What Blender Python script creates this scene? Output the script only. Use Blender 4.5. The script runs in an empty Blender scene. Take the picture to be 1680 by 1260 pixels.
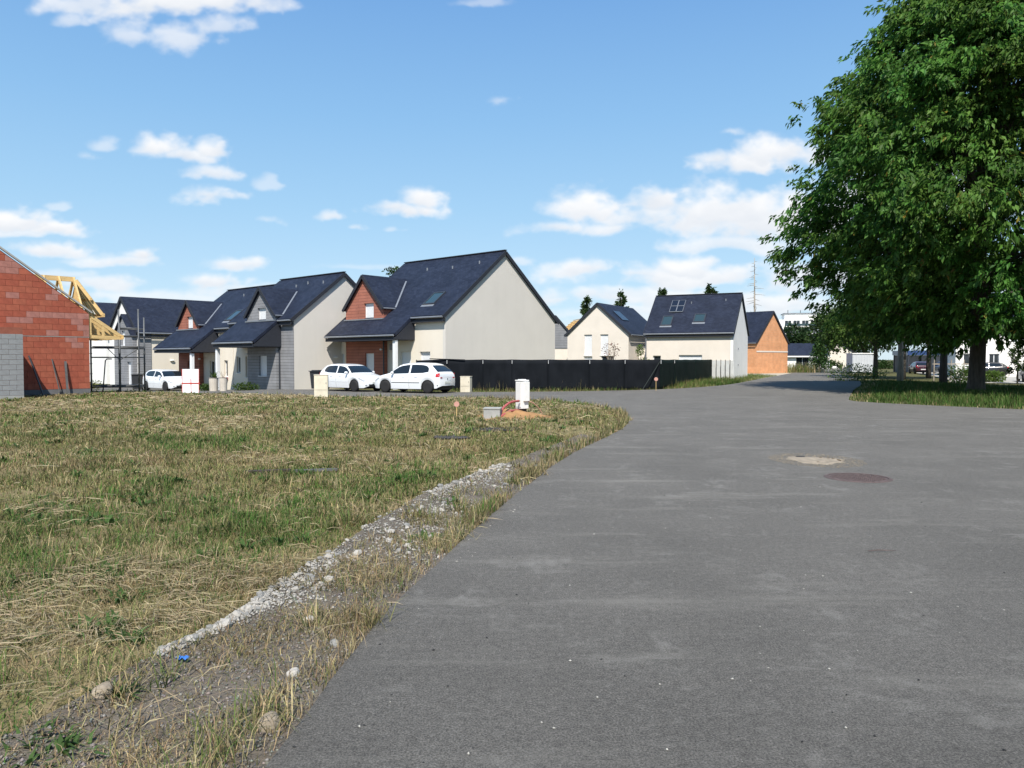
import bpy, math, random
import numpy as np
from mathutils import Vector, Matrix
from mathutils.geometry import delaunay_2d_cdt

random.seed(7)
rng = np.random.default_rng(7)
SC = bpy.context.scene
COL = SC.collection
R = math.radians

# ------------------------------------------------------------------ camera
CAM_H = 1.65
cam_d = bpy.data.cameras.new('camera')
cam = bpy.data.objects.new('camera', cam_d)
COL.objects.link(cam)
cam.location = (0, 0, CAM_H)
cam.rotation_euler = (R(90 - 1.82), 0, 0)
cam_d.sensor_width = 36
cam_d.lens = 27
cam_d.clip_end = 6000
SC.camera = cam

# ------------------------------------------------------------------ light
SUN_EL = R(52)
SUN_AZ = math.atan2(-0.05, -0.9987)          # clockwise from +Y: straight behind the camera
to_sun = Vector((math.sin(SUN_AZ) * math.cos(SUN_EL), math.cos(SUN_AZ) * math.cos(SUN_EL), math.sin(SUN_EL)))
sun_d = bpy.data.lights.new('sun', 'SUN')
sun_d.energy = 5.0
sun_d.angle = R(0.53)
sun_d.color = (1.0, 0.945, 0.86)
sun = bpy.data.objects.new('sun', sun_d)
COL.objects.link(sun)
sun.rotation_euler = (-to_sun).to_track_quat('-Z', 'Y').to_euler()

SC.view_settings.view_transform = 'Standard'
SC.view_settings.look = 'None'
SC.view_settings.exposure = 0.46
SC.view_settings.gamma = 1.0
SC.view_settings.use_curve_mapping = False
SC.cycles.max_bounces = 6
SC.cycles.diffuse_bounces = 3
SC.cycles.glossy_bounces = 3
SC.cycles.transmission_bounces = 4
SC.cycles.transparent_max_bounces = 8
SC.cycles.caustics_reflective = False
SC.cycles.caustics_refractive = False
SC.cycles.use_denoising = True

# ------------------------------------------------------------------ sky
W = bpy.data.worlds.new('World')
SC.world = W
W.use_nodes = True
wn, wl = W.node_tree.nodes, W.node_tree.links
wn.clear()


def wnode(t, **kw):
    n = wn.new(t)
    for k, v in kw.items():
        setattr(n, k, v)
    return n


def wmath(op, a, b=None, c=None, clamp=False):
    n = wn.new('ShaderNodeMath')
    n.operation = op
    n.use_clamp = clamp
    for i, v in enumerate((a, b, c)):
        if v is None:
            continue
        if isinstance(v, (int, float)):
            n.inputs[i].default_value = v
        else:
            wl.new(v, n.inputs[i])
    return n.outputs[0]


sky = wnode('ShaderNodeTexSky')
sky.sky_type = 'NISHITA'
sky.sun_disc = False
sky.sun_elevation = SUN_EL
sky.sun_rotation = SUN_AZ
sky.altitude = 0
sky.air_density = 1.0
sky.dust_density = 0.35
sky.ozone_density = 2.2

tc = wnode('ShaderNodeTexCoord')
sep = wnode('ShaderNodeSeparateXYZ')
wl.new(tc.outputs['Generated'], sep.inputs[0])
az = wmath('ARCTAN2', sep.outputs[0], sep.outputs[1])
el = wmath('ARCSINE', sep.outputs[2])
# fair-weather cumulus: a field of cloud density and thickness computed here over azimuth and elevation, mirrored round the horizon
_NG = rng.random((256, 256))


def vnoise(x, y):
    xi, yi = np.floor(x).astype(int), np.floor(y).astype(int)
    fx, fy = x - xi, y - yi
    fx, fy = fx * fx * (3 - 2 * fx), fy * fy * (3 - 2 * fy)
    a, b = _NG[xi % 256, yi % 256], _NG[(xi + 1) % 256, yi % 256]
    c, d = _NG[xi % 256, (yi + 1) % 256], _NG[(xi + 1) % 256, (yi + 1) % 256]
    return (a * (1 - fx) + b * fx) * (1 - fy) + (c * (1 - fx) + d * fx) * fy


def fbm(x, y, o=3):
    s, a, t = 0, 1.0, 0
    for i in range(o):
        s = s + a * vnoise(x * 2 ** i + 17.3 * i, y * 2 ** i + 5.1 * i)
        t += a
        a *= 0.5
    return s / t


CLOUDS = [  # centre and half sizes of each puff (in the angular units of the view), and how solid it is
    (150, 6, 90, 22, .7), (260, 6, 150, 30, 1), (370, 2, 110, 28, 1), (212, 60, 46, 24, .62), (298, 62, 62, 28, .7), (117, 32, 30, 13, .55), (360, 46, 60, 22, .6),
    (440, 8, 60, 16, .5), (800, 4, 50, 10, .35), (825, 168, 24, 9, .35),
    (258, 246, 46, 24, 1), (300, 258, 66, 16, .9), (348, 246, 32, 18, 1), (345, 285, 52, 13, .85), (340, 324, 56, 14, .8), (170, 240, 24, 13, .45), (150, 258, 22, 9, .35),
    (437, 300, 20, 13, .4), (440, 364, 24, 6, .35), (95, 337, 22, 6, .4),
    (668, 348, 70, 16, 1), (690, 330, 38, 20, 1), (645, 344, 40, 12, .9), (538, 358, 22, 10, .8), (585, 378, 14, 6, .5), (645, 378, 14, 5, .35),
    (20, 362, 66, 20, 1), (85, 374, 44, 15, 1), (40, 380, 90, 10, .7),
    (70, 412, 78, 14, .95), (215, 430, 90, 13, .9), (235, 420, 40, 13, 1), (160, 432, 60, 9, .6), (380, 435, 52, 14, .9), (170, 466, 80, 13, .85), (345, 464, 60, 15, .95),
    (410, 476, 110, 9, .65), (230, 484, 120, 9, .6), (100, 452, 70, 8, .5), (480, 500, 120, 8, .45), (590, 470, 40, 6, .4), (850, 430, 34, 8, .5),
    (1228, 270, 90, 22, 1), (1275, 252, 80, 28, 1), (1180, 262, 40, 14, .85), (1205, 220, 26, 8, .5), (1340, 262, 60, 26, 1),
    (962, 344, 58, 28, 1), (930, 378, 72, 14, .85), (1000, 380, 80, 14, .85), (1080, 334, 66, 24, 1), (1160, 350, 120, 38, 1), (1250, 368, 120, 40, 1), (1210, 402, 130, 16, .75),
    (1350, 380, 120, 46, 1), (955, 442, 70, 16, .95), (1130, 440, 66, 17, .95), (1060, 452, 90, 12, .8), (1200, 456, 130, 20, .9), (1320, 460, 120, 30, .95),
    (1050, 484, 190, 13, .7), (915, 498, 64, 9, .75), (1120, 507, 200, 11, .65), (1300, 510, 160, 18, .8), (1500, 330, 160, 60, .9), (1600, 470, 200, 30, .8),
    (1100, 362, 150, 26, .95), (1200, 350, 150, 44, 1), (1150, 456, 210, 22, .95), (1050, 490, 250, 18, .8), (1250, 500, 210, 20, .85), (1120, 528, 260, 14, .5), (1000, 515, 150, 10, .5), (1250, 545, 200, 14, .5), (300, 505, 260, 12, .4), (60, 490, 160, 14, .5), (700, 505, 160, 8, .3), (600, 440, 90, 6, .25),
]
CW, CH = 1700, 720
A0, A1, E0, E1 = R(-50), R(50), R(-1.2), R(41)
ca_, ce_ = np.meshgrid(np.linspace(A0, A1, CW), np.linspace(E0, E1, CH))
dx_, dy_, dz_ = np.sin(ca_) * np.cos(ce_), np.cos(ca_) * np.cos(ce_), np.sin(ce_)
pt = R(1.82)
fw = dy_ * math.cos(pt) - dz_ * math.sin(pt)
upc = dy_ * math.sin(pt) + dz_ * math.cos(pt)
PX, PY = 840 + 1260 * dx_ / fw, 630 - 1260 * upc / fw
n_lo = fbm(PX / 70 + 40, PY / 38 + 9, 6)
n_hi = fbm(PX / 26 + 3, PY / 17 + 70, 5)
bil = 1 - np.abs(2 * fbm(PX / 44 + 90, PY / 30 + 33, 4) - 1)
PXw, PYw = PX + (n_hi - 0.5) * 26, PY + (n_lo - 0.5) * 22
D = np.zeros_like(PX)
H = np.zeros_like(PX)
for cx, cy, rx, ry, amt in CLOUDS:
    yy = PYw - cy
    q = np.sqrt(((PXw - cx) / (rx * 1.12)) ** 2 + (yy / np.where(yy < 0, ry * 1.3, ry * 0.85)) ** 2)
    q = q + (n_lo - 0.5) * 1.15 + (n_hi - 0.5) * 0.75 - (bil - 0.75) * 0.5
    t_ = np.clip((1.12 - q) / 0.95, 0, 1)
    t_ = t_ * t_ * (3 - 2 * t_) * amt
    D = np.maximum(D, t_) + 0.25 * np.minimum(D, t_) * (1 - np.maximum(D, t_))
    hh = np.clip(0.5 + yy / (2.2 * ry), 0, 1) * t_
    H = np.maximum(H, hh)
sh_ = np.clip(H * 1.05 + (n_lo - 0.5) * 0.7 - 0.10, 0, 1)
fade = np.clip((E1 - ce_) / R(6), 0, 1)
img = bpy.data.images.new('cloud_field', CW, CH, alpha=False, float_buffer=True)
img.colorspace_settings.name = 'Non-Color'
buf = np.ones((CH, CW, 4), np.float32)
buf[..., 0], buf[..., 1], buf[..., 2] = np.clip(D, 0, 1) * fade, sh_, 0
img.pixels.foreach_set(buf.ravel())
img.update()
cu = wmath('MULTIPLY_ADD', az, 1 / (A1 - A0), -A0 / (A1 - A0))
cv = wmath('MULTIPLY_ADD', el, 1 / (E1 - E0), -E0 / (E1 - E0))
cv = wmath('MAXIMUM', wmath('MINIMUM', cv, 0.999), 0.001)
comb = wnode('ShaderNodeCombineXYZ')
wl.new(cu, comb.inputs[0])
wl.new(cv, comb.inputs[1])
ct = wnode('ShaderNodeTexImage')
ct.image = img
ct.extension = 'MIRROR'
ct.interpolation = 'Cubic'
wl.new(comb.outputs[0], ct.inputs['Vector'])
cs = wnode('ShaderNodeSeparateColor')
wl.new(ct.outputs['Color'], cs.inputs[0])
ccol = wnode('ShaderNodeMix', data_type='RGBA')
ccol.inputs['A'].default_value = (7.2, 7.25, 7.35, 1)
ccol.inputs['B'].default_value = (4.9, 5.35, 6.0, 1)
wl.new(cs.outputs[1], ccol.inputs['Factor'])
# clear-air gradient with height, laid over the physical sky the same way all round
ramp = wnode('ShaderNodeValToRGB')
wl.new(wmath('MULTIPLY', el, 2 / math.pi, clamp=True), ramp.inputs[0])
er = ramp.color_ramp
er.elements[0].position = 0.0
er.elements[0].color = (4.7, 6.1, 7.0, 1)
er.elements[1].position = 1.0
er.elements[1].color = (0.45, 1.6, 3.9, 1)
for p_, c_ in ((0.07, (3.5, 5.3, 6.9)), (0.12, (2.8, 4.8, 6.75)), (0.19, (2.05, 4.05, 6.5)), (0.275, (1.4, 3.15, 6.0)), (0.5, (0.65, 2.2, 4.8))):
    e_ = er.elements.new(p_)
    e_.color = (*c_, 1)
tint = wnode('ShaderNodeMix', data_type='RGBA')
tint.inputs['Factor'].default_value = 0.82
wl.new(sky.outputs[0], tint.inputs['A'])
wl.new(ramp.outputs[0], tint.inputs['B'])
cm = wnode('ShaderNodeMix', data_type='RGBA')
wl.new(cs.outputs[0], cm.inputs['Factor'])
wl.new(tint.outputs['Result'], cm.inputs['A'])
wl.new(ccol.outputs['Result'], cm.inputs['B'])
bg = wnode('ShaderNodeBackground')
bg.inputs['Strength'].default_value = 0.102
wl.new(cm.outputs['Result'], bg.inputs['Color'])
wo = wnode('ShaderNodeOutputWorld')
wl.new(bg.outputs[0], wo.inputs[0])
W.cycles.sampling_method = 'MANUAL'
W.cycles.sample_map_resolution = 512

# ------------------------------------------------------------------ helpers


class MB:
    """Collects vertices and faces; build() links them as ONE mesh object."""

    def __init__(self):
        self.v, self.f, self.uv = [], [], {}

    def add(self, vs, fs, uvs=None):
        o = len(self.v)
        self.v += [tuple(p) for p in vs]
        for i, f in enumerate(fs):
            if uvs is not None:
                self.uv[len(self.f)] = [uvs[k] for k in f]
            self.f.append(tuple(o + k for k in f))
        return self

    def box(self, x0, x1, y0, y1, z0, z1):
        vs = [(x, y, z) for z in (z0, z1) for y in (y0, y1) for x in (x0, x1)]
        return self.add(vs, [(0, 2, 3, 1), (4, 5, 7, 6), (0, 1, 5, 4), (2, 6, 7, 3), (0, 4, 6, 2), (1, 3, 7, 5)])

    def beam(self, p0, p1, w, h, up=(0, 0, 1)):
        p0, p1 = Vector(p0), Vector(p1)
        d = (p1 - p0).normalized()
        s = d.cross(Vector(up))
        if s.length < 1e-4:
            s = d.cross(Vector((1, 0, 0)))
        s.normalize()
        n = s.cross(d).normalized()
        vs = [p + s * a + n * b for p in (p0, p1) for a, b in ((-w / 2, -h / 2), (w / 2, -h / 2), (w / 2, h / 2), (-w / 2, h / 2))]
        return self.add(vs, [(3, 2, 1, 0), (4, 5, 6, 7), (0, 1, 5, 4), (1, 2, 6, 5), (2, 3, 7, 6), (3, 0, 4, 7)])

    def tube(self, pts, rad, n=8, caps=True):
        pts = [Vector(p) for p in pts]
        if not isinstance(rad, (list, tuple)):
            rad = [rad] * len(pts)
        vs, fs = [], []
        ref = Vector((0.31, 0.47, 0.83))
        for i, p in enumerate(pts):
            d = (pts[min(i + 1, len(pts) - 1)] - pts[max(i - 1, 0)]).normalized()
            if abs(d.dot(ref)) > 0.95:
                ref = Vector((0.9, -0.3, 0.1))
            s = (ref - d * ref.dot(d)).normalized()
            t = d.cross(s)
            ref = s
            for k in range(n):
                a = 2 * math.pi * k / n
                vs.append(p + (s * math.cos(a) + t * math.sin(a)) * rad[i])
        for i in range(len(pts) - 1):
            for k in range(n):
                fs.append((i * n + k, i * n + (k + 1) % n, (i + 1) * n + (k + 1) % n, (i + 1) * n + k))
        if caps:
            fs.append(tuple(range(n - 1, -1, -1)))
            fs.append(tuple(range((len(pts) - 1) * n, len(pts) * n)))
        return self.add(vs, fs)

    def lathe(self, prof, n=20, axis='z', at=(0, 0, 0)):
        vs, fs = [], []
        for r, h in prof:
            for k in range(n):
                a = 2 * math.pi * k / n
                c, s = r * math.cos(a), r * math.sin(a)
                p = (c, s, h) if axis == 'z' else ((c, h, s) if axis == 'y' else (h, c, s))
                vs.append((p[0] + at[0], p[1] + at[1], p[2] + at[2]))
        for i in range(len(prof) - 1):
            for k in range(n):
                fs.append((i * n + k, i * n + (k + 1) % n, (i + 1) * n + (k + 1) % n, (i + 1) * n + k))
        if prof[0][0] > 1e-4:
            fs.append(tuple(range(n - 1, -1, -1)))
        if prof[-1][0] > 1e-4:
            fs.append(tuple(range((len(prof) - 1) * n, len(prof) * n)))
        return self.add(vs, fs)

    def ball(self, c, r, nu=12, nv=8):
        vs, fs = [], []
        for j in range(nv + 1):
            t = math.pi * j / nv
            for i in range(nu):
                a = 2 * math.pi * i / nu
                vs.append((c[0] + r[0] * math.sin(t) * math.cos(a), c[1] + r[1] * math.sin(t) * math.sin(a), c[2] + r[2] * math.cos(t)))
        for j in range(nv):
            for i in range(nu):
                fs.append((j * nu + i, (j + 1) * nu + i, (j + 1) * nu + (i + 1) % nu, j * nu + (i + 1) % nu))
        return self.add(vs, fs)

    def slab(self, pts, th, uvf=None):
        """A flat polygon (counter-clockwise from above) with thickness th downwards along its normal."""
        pts = [Vector(p) for p in pts]
        n = Vector((0, 0, 0))
        for i in range(len(pts)):
            n += pts[i].cross(pts[(i + 1) % len(pts)])
        n.normalize()
        if n.z < 0:
            pts.reverse()
            n = -n
        k = len(pts)
        vs = pts + [p - n * th for p in pts]
        fs = [tuple(range(k)), tuple(range(2 * k - 1, k - 1, -1))]
        fs += [(i, i + k, (i + 1) % k + k, (i + 1) % k) for i in range(k)]
        return self.add(vs, fs, [uvf(p) for p in vs] if uvf else None)

    def build(self, name, mat, parent=None, smooth=False, bevel=0):
        me = bpy.data.meshes.new(name)
        me.from_pydata(self.v, [], self.f)
        if self.uv:
            ul = me.uv_layers.new(name='UVMap')
            for pi, uvs in self.uv.items():
                p = me.polygons[pi]
                for k, li in enumerate(p.loop_indices):
                    ul.data[li].uv = uvs[k]
        if smooth:
            me.polygons.foreach_set('use_smooth', [True] * len(me.polygons))
        me.materials.append(mat)
        o = bpy.data.objects.new(name, me)
        COL.objects.link(o)
        if parent is not None:
            o.parent = parent
        if bevel:
            b = o.modifiers.new('bevel', 'BEVEL')
            b.width = bevel
            b.segments = 2
            b.limit_method = 'ANGLE'
        return o


def tag(o, label=None, cat=None, group=None, kind=None):
    if label:
        o['label'] = label
    if cat:
        o['category'] = cat
    if group:
        o['group'] = group
    if kind:
        o['kind'] = kind
    return o


def thing(name, label, cat, loc=(0, 0, 0), rz=0.0, group=None):
    o = bpy.data.objects.new(name, None)
    COL.objects.link(o)
    o.location = loc
    o.rotation_euler = (0, 0, rz)
    o.empty_display_size = 0.3
    return tag(o, label, cat, group)


def sstep(t):
    t = np.clip(t, 0, 1)
    return t * t * (3 - 2 * t)


def g(x, y):
    """Ground level: flat, falling away gently to the left beyond the lot."""
    return -0.5 * sstep((-2 - np.asarray(x, float)) / 24) * sstep((np.asarray(y, float) - 33) / 22)


def gz(x, y):
    return float(g(x, y))


# ------------------------------------------------------------------ materials
def new_mat(name):
    m = bpy.data.materials.new(name)
    m.use_nodes = True
    nt = m.node_tree
    return m, nt, nt.nodes['Principled BSDF']


def ramp_mix(nt, fac, ca, cb):
    n = nt.nodes.new('ShaderNodeMix')
    n.data_type = 'RGBA'
    n.inputs['A'].default_value = (*ca, 1)
    n.inputs['B'].default_value = (*cb, 1)
    nt.links.new(fac, n.inputs['Factor'])
    return n.outputs['Result']


def tex_noise(nt, scale, detail=4, rough=0.55, coord='Object', stretch=None):
    t = nt.nodes.new('ShaderNodeTexCoord')
    n = nt.nodes.new('ShaderNodeTexNoise')
    n.inputs['Scale'].default_value = scale
    n.inputs['Detail'].default_value = detail
    n.inputs['Roughness'].default_value = rough
    src = t.outputs[coord]
    if stretch:
        mp = nt.nodes.new('ShaderNodeMapping')
        mp.inputs['Scale'].default_value = stretch
        nt.links.new(src, mp.inputs['Vector'])
        src = mp.outputs[0]
    nt.links.new(src, n.inputs['Vector'])
    return n.outputs['Fac']


def maprange(nt, v, a, b, c=0.0, d=1.0):
    n = nt.nodes.new('ShaderNodeMapRange')
    n.inputs['From Min'].default_value = a
    n.inputs['From Max'].default_value = b
    n.inputs['To Min'].default_value = c
    n.inputs['To Max'].default_value = d
    nt.links.new(v, n.inputs['Value'])
    return n.outputs['Result']


def bump(nt, bsdf, h, strength, dist=0.02):
    b = nt.nodes.new('ShaderNodeBump')
    b.inputs['Strength'].default_value = strength
    b.inputs['Distance'].default_value = dist
    nt.links.new(h, b.inputs['Height'])
    nt.links.new(b.outputs[0], bsdf.inputs['Normal'])


def M(name, col, rough=0.8, var=0.12, scale=2.0, bscale=40, bstr=0.15, metal=0.0, spec=0.4, stretch=None):
    m, nt, b = new_mat(name)
    f = tex_noise(nt, scale, 5, 0.6, stretch=stretch)
    f = maprange(nt, f, 0.3, 0.7)
    ca = tuple(c * (1 - var) for c in col)
    cb = tuple(min(1, c * (1 + var)) for c in col)
    nt.links.new(ramp_mix(nt, f, ca, cb), b.inputs['Base Color'])
    b.inputs['Roughness'].default_value = rough
    b.inputs['Metallic'].default_value = metal
    b.inputs['Specular IOR Level'].default_value = spec
    if bstr:
        bump(nt, b, tex_noise(nt, bscale, 3), bstr)
    return m


def streaked(m):
    """Faint rain streaks and patches of weather on rendered walls."""
    nt = m.node_tree
    b = nt.nodes['Principled BSDF']
    src = b.inputs['Base Color'].links[0].from_socket
    f = maprange(nt, tex_noise(nt, 1.0, 6, 0.65, stretch=(1.5, 1.5, 0.25)), 0.5, 0.85, 1.0, 0.95)
    f2 = maprange(nt, tex_noise(nt, 0.45, 5, 0.6), 0.35, 0.65, 0.98, 1.02)
    for k in (f, f2):
        mx = nt.nodes.new('ShaderNodeMix')
        mx.data_type, mx.blend_type = 'RGBA', 'MULTIPLY'
        mx.inputs['Factor'].default_value = 1
        nt.links.new(src, mx.inputs['A'])
        nt.links.new(k, mx.inputs['B'])
        src = mx.outputs['Result']
    nt.links.new(src, b.inputs['Base Color'])


MT = {}
MT['cream'] = M('cream_render', (0.74, 0.675, 0.57), 0.9, 0.02, 0.7, 90, 0.25)
MT['beige'] = M('beige_render', (0.635, 0.60, 0.545), 0.9, 0.02, 0.7, 90, 0.25)
MT['white_render'] = M('white_render', (0.70, 0.635, 0.555), 0.9, 0.05, 0.6, 90, 0.2)
MT['white_wall'] = M('white_wall', (0.85, 0.835, 0.80), 0.9, 0.05, 0.6, 90, 0.2)
for _k in ('cream', 'beige', 'white_render', 'white_wall'):
    streaked(MT[_k])
MT['pvc'] = M('white_plastic', (0.76, 0.77, 0.78), 0.45, 0.03, 3, 30, 0.0)
MT['zinc'] = M('zinc_flashing', (0.25, 0.265, 0.29), 0.45, 0.1, 4, 30, 0.05, metal=0.4)
MT['dark_metal'] = M('anthracite_metal', (0.035, 0.04, 0.05), 0.45, 0.15, 4, 30, 0.0)
MT['slate_edge'] = M('slate_edge', (0.022, 0.025, 0.034), 0.7, 0.2, 8, 40, 0.2)
MT['timber'] = M('fresh_timber', (0.62, 0.43, 0.19), 0.75, 0.18, 3, 60, 0.1, stretch=(1, 1, 6))
MT['concrete'] = M('concrete', (0.33, 0.33, 0.315), 0.9, 0.15, 3, 60, 0.3)
MT['block'] = M('grey_block', (0.25, 0.255, 0.26), 0.95, 0.12, 3, 60, 0.4)
MT['skirt'] = M('dark_render_skirt', (0.13, 0.13, 0.135), 0.9, 0.15, 2, 60, 0.3)
MT['mortar'] = M('mortar', (0.25, 0.085, 0.055), 0.95, 0.15, 4, 60, 0.3)
MT['brick_a'] = M('terracotta_red', (0.315, 0.080, 0.046), 0.85, 0.2, 2.2, 60, 0.3)
MT['brick_b'] = M('terracotta_orange', (0.34, 0.095, 0.054), 0.85, 0.2, 2.2, 60, 0.3)
MT['brick_c'] = M('terracotta_dusty', (0.35, 0.155, 0.125), 0.9, 0.25, 2.2, 60, 0.3)
MT['steel'] = M('galvanised_tube', (0.11, 0.115, 0.12), 0.5, 0.2, 6, 30, 0.0, metal=0.5)
MT['plank_grey'] = M('weathered_plank', (0.10, 0.10, 0.10), 0.8, 0.2, 4, 40, 0.2)
MT['bin'] = M('bin_plastic', (0.030, 0.032, 0.036), 0.5, 0.1, 4, 30, 0.0)
MT['soil'] = M('soil', (0.13, 0.10, 0.07), 0.95, 0.3, 5, 30, 0.5)
MT['bark'] = M('bark', (0.085, 0.072, 0.058), 0.95, 0.35, 3, 14, 1.0, stretch=(3, 3, 0.6))
MT['bark_pale'] = M('pale_bark', (0.30, 0.26, 0.21), 0.9, 0.25, 3, 14, 0.7, stretch=(3, 3, 0.6))
MT['red_paint'] = M('red_paint', (0.55, 0.05, 0.03), 0.5, 0.1, 5, 30, 0.0)
MT['pink'] = M('faded_pink_plastic', (0.50, 0.26, 0.21), 0.6, 0.15, 6, 30, 0.0)
MT['conduit'] = M('red_conduit', (0.36, 0.085, 0.085), 0.6, 0.15, 6, 30, 0.0)
MT['cabinet'] = M('white_cabinet', (0.74, 0.735, 0.71), 0.6, 0.05, 4, 60, 0.1)
MT['post_cream'] = M('cream_cabinet', (0.64, 0.58, 0.46), 0.75, 0.12, 3.5, 60, 0.2)
MT['dark_timber'] = M('dark_wood', (0.045, 0.035, 0.03), 0.9, 0.3, 6, 40, 0.4)
MT['fence_metal'] = M('green_black_metal', (0.012, 0.018, 0.016), 0.6, 0.1, 5, 30, 0)
MT['fence_panel'] = M('pale_fence_panel', (0.50, 0.51, 0.50), 0.8, 0.1, 3, 40, 0.1)
MT['blue_plastic'] = M('blue_plastic', (0.05, 0.18, 0.55), 0.4, 0.1, 6, 30, 0)
MT['sheet'] = M('translucent_sheet', (0.60, 0.63, 0.66), 0.6, 0.06, 2, 20, 0.1)
MT['planter'] = M('planter_clay', (0.55, 0.50, 0.43), 0.8, 0.12, 3, 40, 0.2)
MT['hole_shade'] = M('hole_shade_paint', (0.02, 0.02, 0.022), 0.9, 0.1, 3, 30, 0)
MT['sand'] = M('orange_sand', (0.33, 0.18, 0.075), 0.95, 0.25, 4, 35, 0.8)
MT['iron'] = M('rusty_iron', (0.10, 0.072, 0.066), 0.75, 0.3, 14, 60, 0.4)
MT['stone_white'] = M('pale_limestone', (0.40, 0.375, 0.335), 0.9, 0.2, 14, 60, 0.4)
MT['stone_grey'] = M('grey_stone', (0.24, 0.235, 0.22), 0.9, 0.25, 14, 60, 0.4)


def glass(name, col=(0.02, 0.025, 0.03), rough=0.05):
    m, nt, b = new_mat(name)
    b.inputs['Base Color'].default_value = (*col, 1)
    b.inputs['Roughness'].default_value = rough
    b.inputs['Specular IOR Level'].default_value = 0.7
    return m


MT['glass'] = glass('window_glass')
MT['glass_blue'] = glass('skylight_glass', (0.03, 0.055, 0.065), 0.08)
MT['solar'] = glass('solar_cells', (0.012, 0.014, 0.022), 0.2)


def slate_mat():
    m, nt, b = new_mat('roof_slates')
    uv = nt.nodes.new('ShaderNodeUVMap')
    br = nt.nodes.new('ShaderNodeTexBrick')
    br.inputs['Scale'].default_value = 1.0
    br.inputs['Brick Width'].default_value = 0.24
    br.inputs['Row Height'].default_value = 0.16
    br.inputs['Mortar Size'].default_value = 0.009
    br.inputs['Mortar Smooth'].default_value = 0.3
    br.inputs['Bias'].default_value = 0.0
    br.inputs['Color1'].default_value = (0.012, 0.016, 0.031, 1)
    br.inputs['Color2'].default_value = (0.021, 0.027, 0.047, 1)
    br.inputs['Mortar'].default_value = (0.008, 0.010, 0.017, 1)
    nt.links.new(uv.outputs[0], br.inputs['Vector'])
    n = maprange(nt, tex_noise(nt, 0.9, 4), 0.3, 0.7, 0.78, 1.25)
    mul = nt.nodes.new('ShaderNodeMix')
    mul.data_type = 'RGBA'
    mul.blend_type = 'MULTIPLY'
    mul.inputs['Factor'].default_value = 1
    nt.links.new(br.outputs['Color'], mul.inputs['A'])
    nt.links.new(n, mul.inputs['B'])
    nt.links.new(mul.outputs['Result'], b.inputs['Base Color'])
    b.inputs['Roughness'].default_value = 0.6
    b.inputs['Specular IOR Level'].default_value = 0.22
    inv = maprange(nt, br.outputs['Fac'], 0, 1, 1, 0)
    bump(nt, b, inv, 0.6, 0.012)
    return m


MT['slate'] = slate_mat()


def clad_mat(name, c1, c2, mortar, bw, rh, ms=0.012, coord='Object', bstr=0.7):
    """Coursed cladding or far brickwork: thin joints in the surface, laid along x/y and z."""
    m, nt, b = new_mat(name)
    t = nt.nodes.new('ShaderNodeTexCoord')
    s = nt.nodes.new('ShaderNodeSeparateXYZ')
    nt.links.new(t.outputs[coord], s.inputs[0])
    ad = nt.nodes.new('ShaderNodeMath')
    nt.links.new(s.outputs[0], ad.inputs[0])
    nt.links.new(s.outputs[1], ad.inputs[1])
    c = nt.nodes.new('ShaderNodeCombineXYZ')
    nt.links.new(ad.outputs[0], c.inputs[0])
    nt.links.new(s.outputs[2], c.inputs[1])
    br = nt.nodes.new('ShaderNodeTexBrick')
    br.inputs['Scale'].default_value = 1.0
    br.inputs['Brick Width'].default_value = bw
    br.inputs['Row Height'].default_value = rh
    br.inputs['Mortar Size'].default_value = ms
    br.inputs['Mortar Smooth'].default_value = 0.2
    br.inputs['Color1'].default_value = (*c1, 1)
    br.inputs['Color2'].default_value = (*c2, 1)
    br.inputs['Mortar'].default_value = (*mortar, 1)
    nt.links.new(c.outputs[0], br.inputs['Vector'])
    n = maprange(nt, tex_noise(nt, 1.4, 5), 0.3, 0.7, 0.86, 1.14)
    mul = nt.nodes.new('ShaderNodeMix')
    mul.data_type = 'RGBA'
    mul.blend_type = 'MULTIPLY'
    mul.inputs['Factor'].default_value = 1
    nt.links.new(br.outputs['Color'], mul.inputs['A'])
    nt.links.new(n, mul.inputs['B'])
    nt.links.new(mul.outputs['Result'], b.inputs['Base Color'])
    b.inputs['Roughness'].default_value = 0.8
    bump(nt, b, maprange(nt, br.outputs['Fac'], 0, 1, 1, 0), bstr, 0.02)
    return m


MT['clad_red'] = clad_mat('red_cladding', (0.32, 0.115, 0.075), (0.35, 0.13, 0.088), (0.17, 0.06, 0.045), 3.2, 0.19)
MT['clad_grey'] = clad_mat('grey_cladding', (0.225, 0.228, 0.24), (0.255, 0.258, 0.27), (0.11, 0.11, 0.115), 3.2, 0.19)
MT['brick_far'] = clad_mat('orange_brickwork', (0.62, 0.285, 0.13), (0.68, 0.33, 0.16), (0.60, 0.33, 0.19), 0.5, 0.25, 0.015, bstr=0.3)


def vcol_mat(name, rough=0.7, trans=0.35, spec=0.25, var=0.0):
    """Foliage: colour from the per-leaf attribute, light passing through thin blades."""
    m, nt, b = new_mat(name)
    a = nt.nodes.new('ShaderNodeAttribute')
    a.attribute_name = 'Col'
    col = a.outputs['Color']
    nt.links.new(col, b.inputs['Base Color'])
    b.inputs['Roughness'].default_value = rough
    b.inputs['Specular IOR Level'].default_value = spec
    tr = nt.nodes.new('ShaderNodeBsdfTranslucent')
    nt.links.new(col, tr.inputs['Color'])
    mx = nt.nodes.new('ShaderNodeMixShader')
    mx.inputs[0].default_value = trans
    out = nt.nodes['Material Output']
    nt.links.new(b.outputs[0], mx.inputs[1])
    nt.links.new(tr.outputs[0], mx.inputs[2])
    nt.links.new(mx.outputs[0], out.inputs[0])
    return m


MT['grass'] = vcol_mat('grass_blades', 0.75, 0.3, 0.2)
MT['leaf'] = vcol_mat('leaves', 0.5, 0.45, 0.2)


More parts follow.
